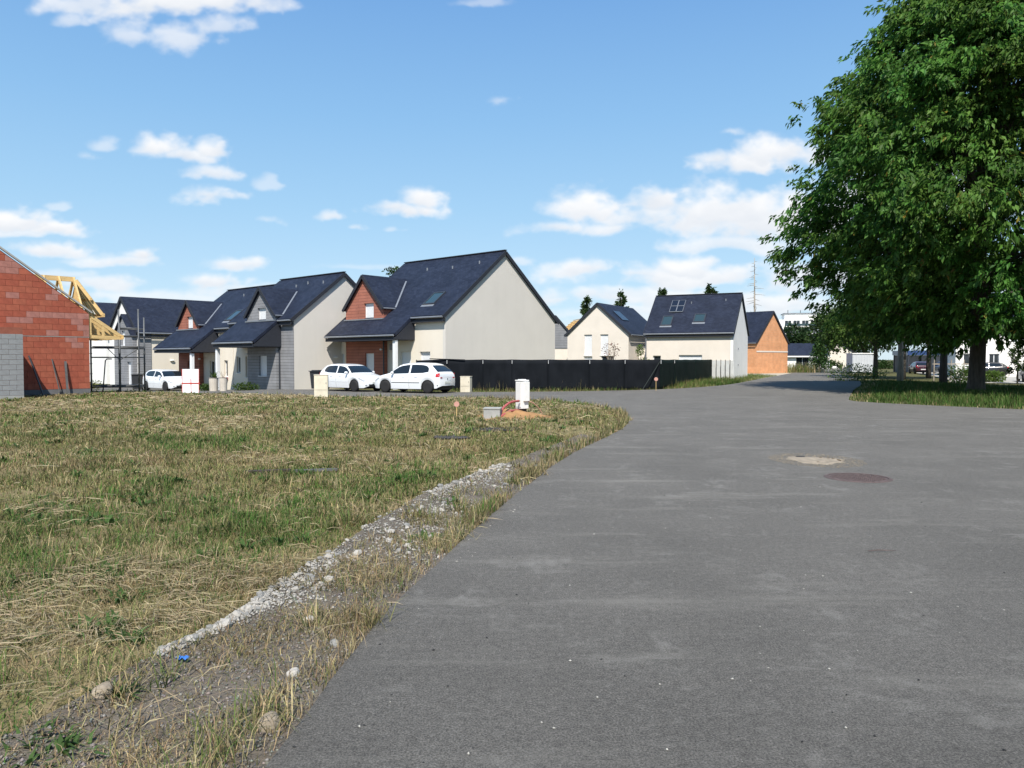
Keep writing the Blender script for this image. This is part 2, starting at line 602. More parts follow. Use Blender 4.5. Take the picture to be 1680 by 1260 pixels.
def tri_object(name, verts, tris, cols, mat, parent=None, loc=None):
    """Mesh straight from numpy arrays (N,3) verts, (M,3) tris, (N,3) per-vertex colours."""
    me = bpy.data.meshes.new(name)
    nv, nf = len(verts), len(tris)
    me.vertices.add(nv)
    me.vertices.foreach_set('co', verts.astype(np.float32).ravel())
    me.loops.add(nf * 3)
    me.loops.foreach_set('vertex_index', tris.astype(np.int32).ravel())
    me.polygons.add(nf)
    me.polygons.foreach_set('loop_start', np.arange(0, nf * 3, 3, dtype=np.int32))
    if cols is not None:
        at = me.color_attributes.new('Col', 'FLOAT_COLOR', 'POINT')
        c4 = np.ones((nv, 4), np.float32)
        c4[:, :3] = cols
        at.data.foreach_set('color', c4.ravel())
    me.update()
    me.validate()
    me.materials.append(mat)
    o = bpy.data.objects.new(name, me)
    COL.objects.link(o)
    if parent is not None:
        o.parent = parent
    if loc is not None:
        o.location = loc
    return o


def blade_arrays(P, h, w, ang, lean, col, tipcol=None, face=None):
    """Bent blades: base pair, middle pair, tip. P (N,3); h,w,ang,lean (N,)."""
    n = len(P)
    d = np.stack([np.cos(ang), np.sin(ang), np.zeros(n)], 1)
    fa = ang + np.pi / 2 if face is None else face
    s = np.stack([np.cos(fa), np.sin(fa), np.zeros(n)], 1) * (w / 2)[:, None]
    up = np.array([0, 0, 1.0])
    mid = P + d * (h * np.sin(lean) * 0.42)[:, None] + up * (h * 0.55 * np.cos(lean * 0.7))[:, None]
    tip = P + d * (h * np.sin(np.minimum(lean * 1.35, 1.75)))[:, None] + up * (np.maximum(h * np.cos(np.minimum(lean * 1.25, 1.6)), 0.008))[:, None]
    v = np.empty((n, 5, 3))
    v[:, 0], v[:, 1] = P - s, P + s
    v[:, 2], v[:, 3] = mid - s * 0.75, mid + s * 0.75
    v[:, 4] = tip
    b = (np.arange(n) * 5)[:, None]
    t = np.concatenate([b + np.array([0, 1, 3]), b + np.array([0, 3, 2]), b + np.array([2, 3, 4])], 0)
    c = np.repeat(col[:, None, :], 5, 1)
    if tipcol is not None:
        c[:, 4] = tipcol
        c[:, 2:4] = (col * 0.6 + tipcol * 0.4)[:, None, :]
    return v.reshape(-1, 3), t, c.reshape(-1, 3)


def join_arrays(parts):
    V, T, C, o = [], [], [], 0
    for v, t, c in parts:
        V.append(v)
        T.append(t + o)
        C.append(c)
        o += len(v)
    return np.concatenate(V), np.concatenate(T), np.concatenate(C)

# ------------------------------------------------------------------ the ground, roads and the lot
ROAD = [(-1.7, -15), (-1.15, 0), (-1.0, 3.1), (-0.8, 5.07), (-0.25, 8), (0.55, 11.55), (1.3, 14.2), (2.1, 16.6), (2.8, 19), (3.2, 21),
        (3.36, 22.8), (3.3, 25), (2.9, 27.8), (2.2, 29.6), (0.8, 31.2), (-1, 32.2), (-6.4, 33.4), (-12.8, 36), (-21, 41.5), (-30, 48), (-60, 66),
        (-70, 84), (-36, 64), (-26, 57.6), (-14.4, 47.2), (-10.4, 44.6), (-7.2, 41.6), (-4.6, 39.7), (-2.7, 39.0), (1.9, 39.6), (6.0, 41.2), (9.2, 43.6),
        (12.4, 47.6), (15.4, 53), (20.9, 65), (47, 122), (122, 290), (131, 286), (54, 124), (27.2, 60), (18.6, 41.8), (14.6, 33.2), (13.7, 31.0), (13.9, 29.6),
        (15.0, 27.8), (16.9, 25.5), (22, 20), (40, 4), (62, -14)]


def inside(poly, x, y):
    r = np.zeros(len(x), bool)
    n = len(poly)
    for i in range(n):
        x1, y1 = poly[i]
        x2, y2 = poly[(i + 1) % n]
        c = (y1 > y) != (y2 > y)
        xi = (x2 - x1) * (y - y1) / (y2 - y1 + 1e-12) + x1
        r ^= c & (x < xi)
    return r


def pdist(line, x, y):
    best = np.full(np.shape(x), 1e9)
    for (x1, y1), (x2, y2) in zip(line[:-1], line[1:]):
        dx, dy = x2 - x1, y2 - y1
        t = np.clip(((x - x1) * dx + (y - y1) * dy) / (dx * dx + dy * dy), 0, 1)
        best = np.minimum(best, np.hypot(x - x1 - t * dx, y - y1 - t * dy))
    return best


def smooth_line(pts, k=4):
    out = []
    for i in range(len(pts) - 1):
        p0, p1, p2, p3 = (np.array(pts[max(0, min(len(pts) - 1, j))], float) for j in (i - 1, i, i + 1, i + 2))
        for s in range(k):
            t = s / k
            out.append(tuple(0.5 * (2 * p1 + (p2 - p0) * t + (2 * p0 - 5 * p1 + 4 * p2 - p3) * t * t + (3 * p1 - p0 - 3 * p2 + p3) * t ** 3)))
    out.append(tuple(pts[-1]))
    return out


LEFT = smooth_line(ROAD[:21], 5)                       # the asphalt edge along the lot
LEFT = [(x + 0.035 * (vnoise(np.array([x * 3.1 + y * 2.3]), np.array([y * 3.7]))[0] - 0.5), y + 0.02 * (vnoise(np.array([y * 4.1]), np.array([x * 2.7]))[0] - 0.5)) for x, y in LEFT]
FAR = smooth_line(ROAD[21:36], 4)
RIGHT = smooth_line(ROAD[37:49], 4)
ROAD_S = LEFT + FAR + RIGHT


def cdt_mesh(name, poly, pts, zf, mat, kind='structure'):
    co = [Vector(p) for p in poly] + [Vector(p) for p in pts]
    n = len(poly)
    v, e, f, *_ = delaunay_2d_cdt(co, [], [list(range(n))], 1, 1e-5)
    xy = np.array([(p.x, p.y) for p in v])
    z = zf(xy[:, 0], xy[:, 1])
    me = bpy.data.meshes.new(name)
    me.from_pydata([(a, b, c) for (a, b), c in zip(xy, z)], [], f)
    me.polygons.foreach_set('use_smooth', [True] * len(me.polygons))
    me.materials.append(mat)
    o = bpy.data.objects.new(name, me)
    COL.objects.link(o)
    tag(o, kind=kind)
    return o


def grid_in(poly, x0, x1, y0, y1, st, margin=0.0, line=None):
    xs, ys = np.meshgrid(np.arange(x0, x1, st), np.arange(y0, y1, st))
    x = xs.ravel() + rng.uniform(-0.2, 0.2, xs.size) * st
    y = ys.ravel() + rng.uniform(-0.2, 0.2, xs.size) * st
    k = inside(poly, x, y)
    k &= pdist(poly + [poly[0]], x, y) > max(margin, st * 0.3)
    return list(zip(x[k], y[k]))


def asphalt_mat():
    m, nt, b = new_mat('worn_asphalt')
    fine = tex_noise(nt, 95, 5, 0.9)
    mid = tex_noise(nt, 22, 5, 0.75)
    big = tex_noise(nt, 0.55, 6, 0.62)
    drag = tex_noise(nt, 1.0, 6, 0.68, stretch=(0.24, 1.5, 1))
    rub = tex_noise(nt, 1.0, 6, 0.7, stretch=(1.7, 0.55, 1))
    c0 = ramp_mix(nt, maprange(nt, fine, 0.40, 0.62), (0.041, 0.038, 0.034), (0.228, 0.213, 0.188))
    mm = nt.nodes.new('ShaderNodeMix')
    mm.data_type, mm.blend_type = 'RGBA', 'MULTIPLY'
    mm.inputs['Factor'].default_value = 1
    nt.links.new(c0, mm.inputs['A'])
    nt.links.new(maprange(nt, big, 0.32, 0.68, 0.88, 1.13), mm.inputs['B'])
    m2 = nt.nodes.new('ShaderNodeMix')
    m2.data_type, m2.blend_type = 'RGBA', 'MULTIPLY'
    m2.inputs['Factor'].default_value = 1
    nt.links.new(mm.outputs['Result'], m2.inputs['A'])
    nt.links.new(maprange(nt, mid, 0.28, 0.72, 0.66, 1.34), m2.inputs['B'])
    # pale dust dragged over the road by turning wheels
    def dust(prev, fac, col):
        x = nt.nodes.new('ShaderNodeMix')
        x.data_type = 'RGBA'
        x.inputs['B'].default_value = (*col, 1)
        nt.links.new(prev, x.inputs['A'])
        nt.links.new(fac, x.inputs['Factor'])
        return x.outputs['Result']
    f1 = maprange(nt, drag, 0.55, 0.76, 0.0, 0.65)
    f2 = maprange(nt, rub, 0.62, 0.84, 0.0, 0.45)
    mul = nt.nodes.new('ShaderNodeMath')
    mul.operation = 'MULTIPLY'
    nt.links.new(f2, mul.inputs[0])
    nt.links.new(maprange(nt, mid, 0.35, 0.62), mul.inputs[1])
    c = dust(m2.outputs['Result'], f1, (0.25, 0.235, 0.205))
    # thin curved scuffs left by tyres
    def scuff(scale, rot, st, lo, hi, amt):
        tcn = nt.nodes.new('ShaderNodeTexCoord')
        mp = nt.nodes.new('ShaderNodeMapping')
        mp.inputs['Rotation'].default_value = (0, 0, rot)
        mp.inputs['Scale'].default_value = st
        nt.links.new(tcn.outputs['Object'], mp.inputs['Vector'])
        nn = nt.nodes.new('ShaderNodeTexNoise')
        nn.inputs['Scale'].default_value = scale
        nn.inputs['Detail'].default_value = 5
        nn.inputs['Roughness'].default_value = 0.7
        nt.links.new(mp.outputs[0], nn.inputs['Vector'])
        ab = nt.nodes.new('ShaderNodeMath')
        ab.operation = 'ABSOLUTE'
        nt.links.new(maprange(nt, nn.outputs['Fac'], 0, 1, -1, 1), ab.inputs[0])
        a_ = maprange(nt, ab.outputs[0], lo, hi, amt, 0)
        mq = nt.nodes.new('ShaderNodeMath')
        mq.operation = 'MULTIPLY'
        nt.links.new(a_, mq.inputs[0])
        nt.links.new(maprange(nt, tex_noise(nt, 1.1 + scale * 0.3, 4, 0.7), 0.52, 0.74), mq.inputs[1])
        mr = nt.nodes.new('ShaderNodeMath')
        mr.operation = 'MULTIPLY'
        nt.links.new(mq.outputs[0], mr.inputs[0])
        nt.links.new(maprange(nt, fine, 0.35, 0.6, 0.25, 1.0), mr.inputs[1])
        return mr.outputs[0]
    c = dust(c, scuff(0.55, 0.5, (1, 0.45, 1), 0.0, 0.07, 0.75), (0.32, 0.305, 0.275))
    c = dust(c, scuff(0.8, -0.7, (0.4, 1.2, 1), 0.0, 0.08, 0.7), (0.30, 0.285, 0.255))
    c = dust(c, mul.outputs[0], (0.27, 0.26, 0.235))
    nt.links.new(c, b.inputs['Base Color'])
    b.inputs['Roughness'].default_value = 0.85
    b.inputs['Specular IOR Level'].default_value = 0.3
    bump(nt, b, fine, 0.9, 0.012)
    return m


def earth_mat(name, a, bcol, c, s1=1.1, s2=9.0):
    m, nt, b = new_mat(name)
    n1 = maprange(nt, tex_noise(nt, s1, 5, 0.65), 0.38, 0.62)
    n2 = maprange(nt, tex_noise(nt, s2, 5, 0.7), 0.35, 0.65)
    x = ramp_mix(nt, n1, a, bcol)
    mx = nt.nodes.new('ShaderNodeMix')
    mx.data_type = 'RGBA'
    mx.inputs['B'].default_value = (*c, 1)
    nt.links.new(x, mx.inputs['A'])
    nt.links.new(maprange(nt, n2, 0, 1, 0, 0.75), mx.inputs['Factor'])
    nt.links.new(mx.outputs['Result'], b.inputs['Base Color'])
    b.inputs['Roughness'].default_value = 0.95
    b.inputs['Specular IOR Level'].default_value = 0.1
    bump(nt, b, tex_noise(nt, 30, 5, 0.7), 0.7, 0.03)
    return m


MT['asphalt'] = asphalt_mat()
MT['earth'] = earth_mat('lot_earth', (0.17, 0.145, 0.075), (0.12, 0.125, 0.045), (0.26, 0.205, 0.115))
MT['verge_earth'] = earth_mat('verge_earth', (0.07, 0.085, 0.025), (0.12, 0.115, 0.045), (0.10, 0.085, 0.05))
MT['gravel'] = earth_mat('gravel_bed', (0.135, 0.118, 0.096), (0.18, 0.16, 0.132), (0.115, 0.092, 0.07), 3.0, 45.0)
MT['pale_dirt'] = earth_mat('pale_dirt', (0.42, 0.37, 0.29), (0.50, 0.46, 0.38), (0.34, 0.30, 0.22), 0.6, 6.0)
MT['pale_court'] = earth_mat('pale_court', (0.40, 0.385, 0.35), (0.46, 0.44, 0.40), (0.34, 0.32, 0.29), 0.4, 5.0)

# one sheet to the horizon
ax = np.concatenate([[-4000, -1500, -600, -300, -180, -120], np.arange(-90, 91, 2.5), [120, 180, 300, 600, 1500, 4000]])
ay = np.concatenate([[-600, -200, -80, -40], np.arange(-20, 131, 2.5), [180, 300, 600, 1500, 4000]])
gx, gy = np.meshgrid(ax, ay)
gxf, gyf = gx.ravel(), gy.ravel()
gzv = g(gxf, gyf) - 0.075
nx = len(ax)
fs = [(j * nx + i, j * nx + i + 1, (j + 1) * nx + i + 1, (j + 1) * nx + i) for j in range(len(ay) - 1) for i in range(nx - 1)]
me = bpy.data.meshes.new('ground')
me.from_pydata(list(zip(gxf, gyf, gzv)), [], fs)
me.materials.append(MT['verge_earth'])
o = bpy.data.objects.new('ground', me)
COL.objects.link(o)
tag(o, kind='structure')

cdt_mesh('road', ROAD_S, grid_in(ROAD_S, -60, 60, -14, 125, 2.5), lambda x, y: g(x, y), MT['asphalt'])

# the vacant lot
LOT_EDGE = [p for p in LEFT]
LOT = LOT_EDGE + [(-62, 30), (-62, -15)]


def lot_z(x, y):
    d = pdist(LOT_EDGE, x, y)
    return g(x, y) - 0.02 + 0.075 * sstep(d / 1.6) + sstep(d / 1.2) * (0.07 * (fbm(x * 0.5, y * 0.5, 2) - 0.5) + 0.045 * (fbm(x * 1.9 + 9, y * 1.9, 2) - 0.5))


pts = grid_in(LOT, -14, 4, 2, 16, 0.3) + [p for p in grid_in(LOT, -60, 5, -14, 66, 1.0) if not (-14 < p[0] < 4 and 2 < p[1] < 16)]
cdt_mesh('grass_lot', LOT, pts, lot_z, MT['earth'])

STONE_LINE = smooth_line([(-2.6, 1.5), (-2.12, 3.2), (-1.92, 4.08), (-1.74, 4.73), (-1.58, 5.54), (-1.37, 7.17), (-1.05, 8.85), (-0.55, 10.4), (-0.09, 11.9), (0.75, 14.3), (1.5, 16.6)], 4)
_edge = [p for p in LEFT if 1.0 < p[1] < 16.5 and p[0] < 3]
STRIP = _edge + STONE_LINE[::-1]


def strip_z(x, y):
    return lot_z(x, y) + 0.014 * sstep(pdist(LOT_EDGE, x, y) / 0.12) + 0.03 * sstep(1 - pdist(STONE_LINE, x, y) / 0.4)


strip = cdt_mesh('gravel_strip', STRIP, grid_in(STRIP, -4, 4, 1, 17, 0.12), strip_z, MT['gravel'])

# ---- stones: the largest are pieces of the strip, the rest one mass
ICO_V = []
t = (1 + 5 ** 0.5) / 2
for a, b in ((-1, t), (1, t), (-1, -t), (1, -t)):
    ICO_V += [(a, b, 0)]
for a, b in ((-1, t), (1, t), (-1, -t), (1, -t)):
    ICO_V += [(0, a, b)]
for a, b in ((t, -1), (t, 1), (-t, -1), (-t, 1)):
    ICO_V += [(a, 0, b)]
ICO_V = np.array(ICO_V) / math.hypot(1, t)
ICO_F = np.array([(0, 11, 5), (0, 5, 1), (0, 1, 7), (0, 7, 10), (0, 10, 11), (1, 5, 9), (5, 11, 4), (11, 10, 2), (10, 7, 6), (7, 1, 8),
                  (3, 9, 4), (3, 4, 2), (3, 2, 6), (3, 6, 8), (3, 8, 9), (4, 9, 5), (2, 4, 11), (6, 2, 10), (8, 6, 7), (9, 8, 1)])
stone_me = []
for k in range(8):
    me = bpy.data.meshes.new('stone')
    v = ICO_V * rng.uniform(0.72, 1.18, (12, 1)) * np.array([1.0, rng.uniform(0.6, 0.9), rng.uniform(0.45, 0.7)])
    me.from_pydata([tuple(p) for p in v], [], [tuple(int(q) for q in f) for f in ICO_F])
    me.materials.append(MT['stone_white'] if k < 6 else MT['stone_grey'])
    stone_me.append(me)
SL = [p for p in STONE_LINE if 4.0 < p[1] < 12.2]


def stone_spots(n, spread):
    i = rng.integers(0, len(SL) - 1, n)
    f = rng.random(n)
    a, b = np.array(SL)[i], np.array(SL)[i + 1]
    p = a + (b - a) * f[:, None]
    wide = (0.07 + 0.22 * vnoise(p[:, 1] * 1.7, p[:, 1] * 0.2)) * np.clip((p[:, 1] - 3.6) / 2.2, 0.25, 1)
    off = np.abs(rng.normal(0, 1, n)) * wide * spread - 0.05 + 0.10 * (vnoise(p[:, 1] * 2.9 + 5, p[:, 1] * 0.3) - 0.4)
    gap = vnoise(p[:, 1] * 2.1 + 50, p[:, 0]) < 0.36
    off = np.where(gap & (rng.random(n) < 0.8), off + rng.uniform(0.1, 0.6, n), off)
    return p[:, 0] + off * 0.95, p[:, 1] - off * 0.25


sx, sy = stone_spots(300, 1.15)
sz = strip_z(sx, sy)
for k in range(300):
    o = bpy.data.objects.new('stone', stone_me[int(rng.integers(0, 7)) if rng.random() < 0.8 else 7])
    COL.objects.link(o)
    o.parent = strip
    r = 0.014 + 0.026 * rng.random() ** 2.2
    if k < 16:
        r = rng.uniform(0.038, 0.06)
    o.location = (sx[k], sy[k], sz[k] + r * 0.25)
    o.scale = (r, r, r)
    o.rotation_euler = (rng.uniform(-0.4, 0.4), rng.uniform(-0.4, 0.4), rng.uniform(0, 6.28))


def pebble_mass(x, y, z, r, col, name, parent=None):
    n = len(x)
    a = rng.uniform(0, 6.28, n)
    s = np.stack([rng.uniform(0.8, 1.3, n), rng.uniform(0.6, 1.0, n), rng.uniform(0.4, 0.8, n)], 1) * r[:, None]
    O = np.array([(1, 0, 0), (0, 1, 0), (-1, 0, 0), (0, -1, 0), (0, 0, 1), (0, 0, -0.4)], float)
    v = O[None] * s[:, None, :] * rng.uniform(0.75, 1.2, (n, 6, 1))
    ca, sa = np.cos(a)[:, None], np.sin(a)[:, None]
    vx, vy = v[..., 0] * ca - v[..., 1] * sa, v[..., 0] * sa + v[..., 1] * ca
    v = np.stack([vx + x[:, None], vy + y[:, None], v[..., 2] + z[:, None]], 2)
    F = np.array([(0, 1, 4), (1, 2, 4), (2, 3, 4), (3, 0, 4), (1, 0, 5), (2, 1, 5), (3, 2, 5), (0, 3, 5)])
    t = (np.arange(n) * 6)[:, None, None] + F[None]
    c = np.repeat(col[:, None, :], 6, 1)
    return v.reshape(-1, 3), t.reshape(-1, 3), c.reshape(-1, 3)


m, nt, b = new_mat('pebbles')
a = nt.nodes.new('ShaderNodeAttribute')
a.attribute_name = 'Col'
nt.links.new(a.outputs['Color'], b.inputs['Base Color'])
b.inputs['Roughness'].default_value = 0.9
MT['pebbles'] = m
x2, y2 = stone_spots(5200, 1.35)
c2 = np.array([0.33, 0.31, 0.275]) * rng.uniform(0.55, 1.2, (5200, 1)) * np.array([1, 1, 1])
A = pebble_mass(x2, y2, strip_z(x2, y2) + 0.004, rng.uniform(0.006, 0.019, 5200), c2, '')
n = 30000
yy = 1.8 + 13 * rng.random(n) ** 1.6
_e, _s = np.array(sorted(_edge, key=lambda p: p[1])), np.array(STONE_LINE)
xa_, xb_ = np.interp(yy, _s[:, 1], _s[:, 0]), np.interp(yy, _e[:, 1], _e[:, 0])
xx = xa_ + (xb_ - xa_) * rng.random(n)
k = inside(STRIP, xx, yy)
xx, yy = xx[k], yy[k]
n = len(xx)
c3 = np.array([0.185, 0.172, 0.150]) * rng.uniform(0.5, 1.6, (n, 1)) * (1 + rng.normal(0, 0.06, (n, 3)))
B = pebble_mass(xx, yy, strip_z(xx, yy) + 0.002, 0.003 + 0.012 * rng.random(n) ** 3, np.clip(c3 * 0.85, 0.03, 0.4), '')
gv = tri_object('gravel', *join_arrays([A, B]), MT['pebbles'], strip)
tag(gv, kind='stuff')

# loose grit on the asphalt
n = 420
yy = 3 + 22 * rng.random(n) ** 1.6
xx = rng.uniform(-0.7, 0.75, n) * yy
k = inside(ROAD_S, xx, yy)
xx, yy = xx[k], yy[k]
n = len(xx)
c4 = np.where(rng.random((n, 1)) < 0.55, np.array([[0.45, 0.43, 0.38]]), np.array([[0.03, 0.03, 0.03]])) * rng.uniform(0.7, 1.1, (n, 1))
gr = tri_object('road_grit', *pebble_mass(xx, yy, g(xx, yy) + 0.003, rng.uniform(0.003, 0.011, n), c4, ''), MT['pebbles'])
tag(gr, 'scattered pale and dark grit lying on the asphalt', 'grit', kind='stuff')

# ---- grass
GREEN = np.array([0.100, 0.135, 0.036])
LUSH = np.array([0.060, 0.130, 0.022])
OLIVE = np.array([0.190, 0.175, 0.070])
STRAW = np.array([0.40, 0.325, 0.175])
BROWN = np.array([0.250, 0.180, 0.100])


def pick(w, cols, n):
    w = np.cumsum(np.stack(w, 1), 1)
    w = w / w[:, -1:]
    i = (rng.random(n)[:, None] > w).sum(1)
    c = np.array(cols)[np.clip(i, 0, len(cols) - 1)]
    return c * rng.uniform(0.68, 1.3, (n, 1)) * (1 + rng.normal(0, 0.05, (n, 3))), i


SAND_C = (-0.05, 22.4)


def lot_points(n, y0, y1, xl=-0.72):
    y = np.sqrt(y0 ** 2 + (y1 ** 2 - y0 ** 2) * rng.random(n))
    x = y * rng.uniform(xl, 0.2, n) - 0.4
    k = inside(LOT, x, y)
    k &= ~(np.hypot((x - SAND_C[0]) / 1.25, (y - SAND_C[1]) / 1.0) < 0.85)
    x, y = x[k], y[k]
    ins = inside(STRIP, x, y)
    de = pdist(LOT_EDGE, x, y)
    keep = np.where(ins, np.where(de < 0.12 + 0.3 * vnoise(x * 1.7 + 8, y * 1.7), np.clip((vnoise(x * 1.9 + 40, y * 1.9) - 0.15) * 1.7, 0.12, 0.9), np.where(fbm(x * 2.3, y * 2.3, 2) > np.where(y < 5.0, 0.40, 0.48), 0.8, np.where(y < 5.0, 0.35, 0.13))), 1.0)
    near_stone = pdist(SL, x, y)
    keep = np.where((near_stone < 0.07) & (y > 4.6), keep * 0.25, keep)
    keep = np.where(ins & (y < 4.9) & (pdist(STONE_LINE, x, y) < 0.75 * vnoise(x * 2.6, y * 2.6 + 9) + 0.12), 1.0, keep)
    # worn, thinly covered patches
    keep = np.where((~ins) & (fbm(x * 0.8 + 31, y * 0.8, 2) > 0.60), keep * 0.5, keep)
    k = rng.random(len(x)) < keep
    return x[k], y[k], de[k], ins[k]


parts = []
for n, y0, y1, hs, ws in ((120000, 2.6, 8, 1.0, 1.0), (150000, 8, 16, 1.0, 1.5), (190000, 16, 44, 1.05, 2.6)):
    x, y, de, ins = lot_points(n, y0, y1)
    n = len(x)
    dry = fbm(x * 0.42 + 3, y * 0.42, 3)
    dry2 = fbm(x * 1.7 + 50, y * 1.7, 2)
    lush = fbm(x * 0.9 + 80, y * 0.75 + 11, 3)
    edge = np.exp(-((pdist(SL, x, y) - 0.65) / 0.45) ** 2) * (~ins) * (y > 5)
    wd = np.clip((0.62 * dry + 0.38 * dry2 - 0.455) * 7.0, 0.0, 1.3) + 0.05
    wl_ = np.clip((lush - 0.50) * 6, 0.02, 1.2) + 0.9 * edge
    w = [0.30 * np.ones(n) * (1 - np.minimum(wd, 0.9) * 0.6), wl_ * 0.42, 0.40 * np.ones(n), wd * 0.95 + 0.08, wd * 0.55 + 0.26 + 0.45 * ins]
    clump = 0.55 + 1.1 * vnoise(x * 2.3 + 13, y * 2.3) ** 1.5 + 0.5 * (vnoise(x * 0.9 + 3, y * 0.9) > 0.62)
    col, i = pick(w, [GREEN, LUSH, OLIVE, STRAW, BROWN], n)
    h = np.where(i >= 3, rng.uniform(0.03, 0.13, n), rng.uniform(0.03, 0.115, n)) * hs
    h = np.where(i == 1, h * 1.35, h) * clump
    h = np.where(ins, h * 0.8, h)
    pt_ = 0.72 + 0.62 * fbm(x * 0.75 + 61, y * 0.75 + 4, 3)
    col = col * pt_[:, None]
    h = np.where(de < 0.25, h * 1.5, h)
    lean = np.where(i >= 3, rng.uniform(0.6, 1.5, n), rng.uniform(0.15, 1.2, n))
    lean = np.where(de < 0.25, lean * 0.55, lean)
    wdt = (0.0045 + 0.0003 * y) * ws * rng.uniform(0.7, 1.3, n) * np.where(i >= 3, 0.62, 1.0)
    ang = rng.uniform(0, 6.28, n)
    P = np.stack([x, y, lot_z(x, y) - 0.004], 1)
    tip = col * np.where(i >= 3, 1.1, 1.0)[:, None]
    parts.append(blade_arrays(P, h, wdt, ang, lean, col, np.where((rng.random(n) < 0.25)[:, None], STRAW * 0.8, tip)))
# cut straw lying in loose swathes
for n, y0, y1, ws in ((48000, 2.6, 9, 1.0), (64000, 9, 38, 1.9)):
    x, y, de, ins = lot_points(n, y0, y1)
    sw = fbm(x * 0.42 + 3, y * 0.42, 3) * 0.5 + fbm(x * 1.0 + 22, y * 1.6, 3) * 0.5
    k = (rng.random(len(x)) < np.clip((sw - 0.50) * 9, 0.03, 0.8)) & (~ins | (rng.random(len(x)) < 0.15))
    x, y = x[k], y[k]
    n = len(x)
    L = rng.uniform(0.06, 0.26, n) * np.where(rng.random(n) < 0.08, 1.7, 1.0)
    flow = fbm(x * 0.6, y * 0.6 + 70, 2) * 9.0
    a = flow + rng.normal(0, 0.7, n)
    P = np.stack([x, y, lot_z(x, y) + rng.uniform(0.01, 0.075, n)], 1)
    d = np.stack([np.cos(a), np.sin(a), rng.uniform(-0.14, 0.18, n)], 1)
    s = np.stack([-np.sin(a), np.cos(a), rng.normal(0, 0.8, n)], 1)
    s /= np.linalg.norm(s, axis=1)[:, None]
    s *= ((0.0028 + 0.00035 * y) * ws * rng.uniform(0.6, 1.2, n) / 2)[:, None]
    bow = np.array([0, 0, 1.0]) * (L * rng.uniform(0, 0.16, n))[:, None]
    v = np.empty((n, 5, 3))
    v[:, 0], v[:, 1] = P - s, P + s
    v[:, 2], v[:, 3] = P + d * (L * 0.55)[:, None] + bow - s, P + d * (L * 0.55)[:, None] + bow + s
    v[:, 4] = P + d * L[:, None]
    b0 = (np.arange(n) * 5)[:, None]
    t = np.concatenate([b0 + np.array([0, 1, 3]), b0 + np.array([0, 3, 2]), b0 + np.array([2, 3, 4])], 0)
    c = np.array([0.43, 0.355, 0.22]) * rng.uniform(0.62, 1.2, (n, 1)) * (1 + rng.normal(0, 0.04, (n, 3)))
    parts.append((v.reshape(-1, 3), t, np.repeat(c[:, None, :], 5, 1).reshape(-1, 3)))
# dry growth creeping over the gravel
n = 10500
y = 2.0 + 12 * rng.random(n) ** 1.8
xa_, xb_ = np.interp(y, _s[:, 1], _s[:, 0]), np.interp(y, _e[:, 1], _e[:, 0])
f = rng.random(n)
x = xa_ + (xb_ - xa_) * f - 0.04
pn_ = fbm(x * 2.0 + 71, y * 1.6 + 3, 3)
k = rng.random(n) < np.where(y < 5.0, np.clip((pn_ - 0.43) * 7, 0.04, 1), np.clip((pn_ - 0.40 - 0.18 * (1 - np.abs(2 * f - 1))) * 7, 0.02, 0.9))
k &= ~((pdist(SL, x, y) < 0.12) & (y > 4.6))
x, y = x[k], y[k]
n = len(x)
tone = fbm(x * 1.3 + 5, y * 1.3 + 44, 2)
col, i = pick([0.5 * np.ones(n), 0.55 * np.ones(n), np.clip((tone - 0.48) * 5, 0.05, 0.9), 0.35 * np.ones(n)], [STRAW * 0.9, BROWN * 0.95, GREEN, OLIVE], n)
parts.append(blade_arrays(np.stack([x, y, strip_z(x, y) - 0.003], 1), rng.uniform(0.03, 0.15, n), (0.0035 + 0.0004 * y) * rng.uniform(0.7, 1.3, n), rng.uniform(0, 6.28, n), rng.uniform(0.3, 1.45, n), col))
# tussocks of long bent grass
cx_, cy_, _, ins_ = lot_points(1500, 2.8, 30)
nb = 46
x, y = np.repeat(cx_, nb), np.repeat(cy_, nb)
n = len(x)
kind_ = np.repeat(rng.random(len(cx_)), nb)
x = x + rng.normal(0, 0.055, n)
y = y + rng.normal(0, 0.055, n)
col, i = pick([0.3 + 0.9 * (kind_ < 0.45), 0.35 + 1.0 * (kind_ > 0.45) * (kind_ < 0.7), 0.3 + 1.0 * (kind_ > 0.7), 0.25 * np.ones(n)], [STRAW * 1.05, GREEN * 1.1, OLIVE, BROWN], n)
parts.append(blade_arrays(np.stack([x, y, lot_z(x, y)], 1), rng.uniform(0.08, 0.26, n) * np.clip(1.15 - y * 0.02, 0.6, 1.1), (0.0035 + 0.0005 * y) * rng.uniform(0.7, 1.3, n), rng.uniform(0, 6.28, n), rng.uniform(0.25, 1.25, n), col))
